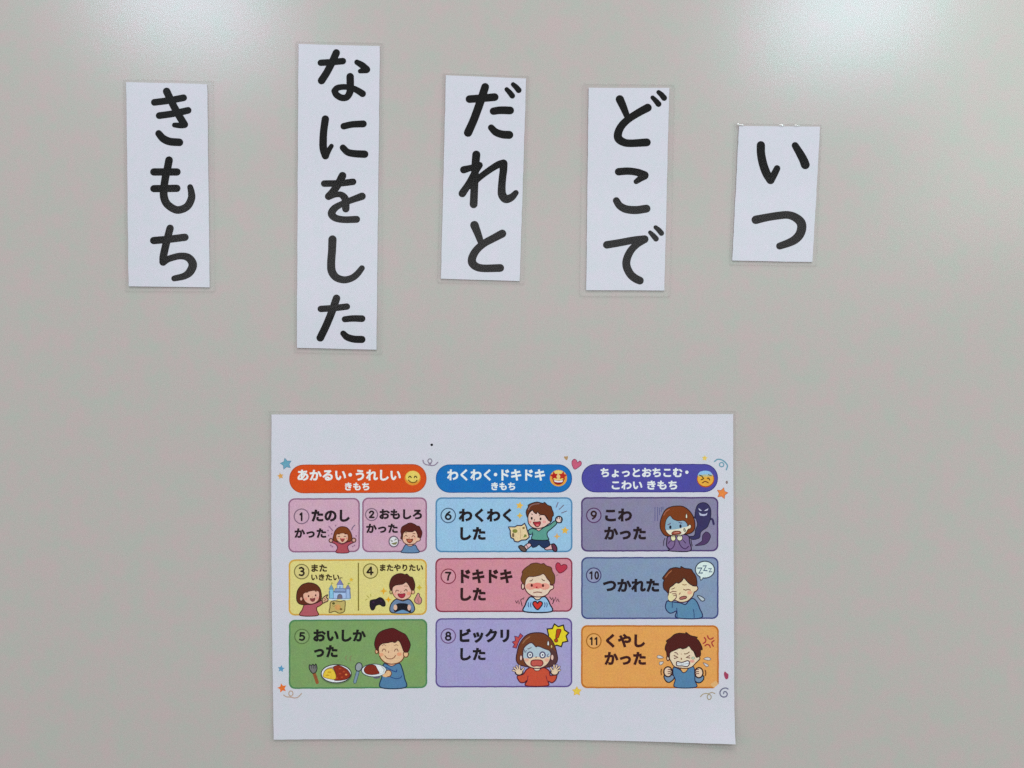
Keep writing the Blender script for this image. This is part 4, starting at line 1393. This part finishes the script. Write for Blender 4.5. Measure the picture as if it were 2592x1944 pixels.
k.f((74, 34, 24), [(570, 250), (700, 218), (850, 230), (865, 198), (980, 280), (1145, 318), (1130, 352), (1200, 430), (1262, 560), (1275, 640), (1230, 650), (1232, 780), (1130, 835), (1100, 720), (1000, 632), (940, 545), (870, 592), (770, 622), (720, 590), (600, 642), (460, 712), (442, 840), (380, 790), (370, 700), (330, 622), (350, 520), (385, 450), (362, 412), (480, 330)], (58, 24, 22), 14, n=3)
k.l((110, 74, 72), 24, [(575, 712), (620, 720), (652, 758)])
k.l((110, 80, 56), 24, [(820, 745), (880, 742), (945, 698)])
k.l((150, 100, 80), 14, [(735, 745), (755, 750)])
k.l((92, 42, 38), 26, [(560, 788), (655, 832), (568, 862)], sm=False)
k.l((92, 42, 38), 26, [(955, 790), (868, 835), (955, 850)], sm=False)
k.e((178, 190, 168), 1042, 850, 36, 26, (110, 126, 100), 10)
k.e((120, 66, 52), 745, 872, 18, 26)
k.e((222, 142, 128), 1020, 930, 62, 38)
k.f((208, 212, 218), [(640, 940), (760, 962), (905, 918), (950, 975), (900, 1062), (760, 1050), (640, 1045), (618, 1000)], (84, 46, 60), 20)
k.l((112, 124, 142), 14, [(650, 992), (780, 1006), (930, 985)])
k.l((98, 62, 30), 24, [(240, 1138), (228, 1200), (236, 1270)])
k.l((98, 56, 26), 24, [(1350, 1160), (1366, 1230), (1352, 1295)])
done(k)
# paler patch and paper-coloured cut at the lower right corner of box 11
k = on_panel(p11, 'pale_corner').frame(1740, 1690, 2212 / 120)
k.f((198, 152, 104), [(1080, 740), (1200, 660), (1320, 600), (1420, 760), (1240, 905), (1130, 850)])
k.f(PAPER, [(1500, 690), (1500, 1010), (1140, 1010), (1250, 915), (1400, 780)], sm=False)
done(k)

# ------------------------------------------------------------------ loose printed ornaments round the boxes


def ornament(name, ox, oy, s, label=None):
    k = Ink(C_P1 - LAYER, chart_lift)
    k.parent, k.nm, k.lb = chart, name, label
    return k.frame(ox, oy, s)


k = ornament('printed_star', 690, 1140, 2212 / 200, 'teal printed star')
k.star((94, 140, 160), 385, 375, 165, -12, (80, 116, 136), 14, inner=0.52)
done(k)
k = ornament('printed_star', 690, 1140, 2212 / 200, 'small orange printed star left of the orange banner')
k.star((190, 138, 78), 230, 715, 95, -12)
done(k)
k = ornament('printed_ribbon', 1000, 1140, 2212 / 120, 'grey mauve printed ribbon')
k.l((126, 112, 130), 52, [(1310, 450), (1330, 560), (1430, 650), (1600, 685), (1760, 705), (1890, 660), (2000, 550)])
k.e(None, 1630, 490, 92, 100, (118, 108, 122), 46)
k.l((120, 106, 126), 46, [(1560, 560), (1640, 650), (1700, 560)])
done(k)
k = ornament('printed_heart', 1370, 1140, 2212 / 120, 'small tan printed heart')
k.f((160, 126, 90), [(1155, 300), (1110, 262), (1060, 300), (1090, 380), (1185, 455), (1240, 350), (1235, 270), (1190, 255)])
done(k)
k = ornament('printed_heart', 1370, 1140, 2212 / 120, 'pink printed heart')
k.f((176, 82, 108), [(1690, 560), (1640, 460), (1540, 405), (1440, 490), (1430, 640), (1480, 780), (1560, 875), (1720, 790), (1850, 680), (1870, 560), (1790, 490)], (122, 56, 82), 30)
done(k)
k = ornament('printed_star', 1690, 1140, 2212 / 180, 'small yellow printed star above the indigo banner')
k.star((200, 170, 88), 1145, 240, 95, 5)
done(k)
k = ornament('printed_ribbon', 1690, 1140, 2212 / 180, 'blue grey printed ribbon')
k.l((98, 136, 152), 42, [(1450, 340), (1550, 275), (1690, 300), (1800, 390), (1850, 480), (1815, 600)])
k.e(None, 1670, 440, 68, 66, (98, 136, 152), 36)
done(k)
k = ornament('printed_dot', 1690, 1140, 2212 / 180)
k.e((126, 106, 106), 1830, 990, 36, 52)
done(k)
k = ornament('printed_star', 1690, 1140, 2212 / 180, 'orange printed star right of the indigo banner')
k.star((206, 118, 62), 1690, 1330, 180, 14, (168, 84, 52), 18, inner=0.52)
done(k)
k = ornament('printed_star', 690, 1660, 1659 / 120, 'small blue printed star')
k.star((82, 132, 166), 310, 440, 128, 8)
done(k)
k = ornament('printed_star', 690, 1660, 1659 / 120, 'orange printed star beside the green box')
k.star((200, 100, 48), 345, 1115, 168, -14)
done(k)
k = ornament('printed_ribbon', 690, 1660, 1659 / 120, 'brown printed ribbon under the green box')
k.l((164, 140, 126), 38, [(400, 1360), (500, 1420), (640, 1430), (780, 1460), (900, 1430), (1020, 1310)])
k.e(None, 650, 1305, 72, 88, (164, 136, 118), 34)
done(k)
k = ornament('printed_petal', 1740, 1690, 2212 / 120)
k.f((146, 60, 84), [(1740, 160), (1830, 240), (1900, 300), (1890, 460), (1800, 530), (1720, 420), (1690, 260)])
done(k)
k = ornament('printed_spiral', 1740, 1690, 2212 / 120)
k.l((98, 96, 118), 58, [(1880, 975), (1760, 930), (1600, 985), (1510, 1120), (1530, 1260), (1640, 1345), (1780, 1330), (1845, 1220), (1790, 1110), (1700, 1110), (1675, 1190)])
done(k)
k = ornament('printed_ribbon', 1740, 1690, 2212 / 120, 'yellow brown printed ribbon under the orange box')
k.l((148, 130, 104), 42, [(600, 1340), (700, 1225), (860, 1185), (960, 1200), (1120, 1140), (1270, 1190)])
k.e(None, 1005, 1350, 92, 118, (140, 122, 96), 40)
done(k)
k = ornament('printed_star', 1400, 1530, 2212 / 500, 'yellow printed star below the lilac box')
k.star((212, 172, 70), 265, 968, 54, 0, (196, 148, 60), 5, inner=0.52)
done(k)
k = ornament('printed_dot', 660, 1020, 2212 / 500, 'black speck on the blank upper margin')
k.e((40, 38, 44), 1916, 468, 15, 14)
done(k)


# clear film over the whole chart, following its lifted corner
def chart_film():
    me = Mesh()
    q = [(681, 1040), (1862, 1039.5), (1866, 1884), (686, 1877)]
    nu, nv = 60, 44
    g = []
    for j in range(nv + 1):
        for i in range(nu + 1):
            u, v = i / nu, j / nv
            x, y = quad_point(q, u, v)
            dx, dy = chart_bend(u, v)
            g.append((x + dx, y + dy))
    kk = nu + 1
    me.add([W(x, y, C_F - chart_lift(x, y)) for x, y in g],
           [[j * kk + i, (j + 1) * kk + i, (j + 1) * kk + i + 1, j * kk + i + 1] for j in range(nv) for i in range(nu)], FILM)
    border = ([i for i in range(kk)] + [j * kk + nu for j in range(1, nv + 1)]
              + [nv * kk + i for i in range(nu - 1, -1, -1)] + [j * kk for j in range(nv - 1, 0, -1)])
    n = len(border)
    cxm, cym = 1272, 1461
    a = [W(*g[i], C_F - chart_lift(*g[i])) for i in border]
    b = []
    for i in border:
        x, y = g[i]
        x2 = x + (1.6 if x > cxm else -1.6)
        y2 = y + (1.6 if y > cym else -1.6)
        b.append(W(x2, y2, -0.0004 - chart_lift(x, y)))
    me.add(a + b, [[i, (i + 1) % n, n + (i + 1) % n, n + i] for i in range(n)], RIM)
    return me


child(chart_film(), 'film', chart)
for o in COL.objects:
    for key in ('_x', '_y', '_z'):
        if key in o:
            del o[key]
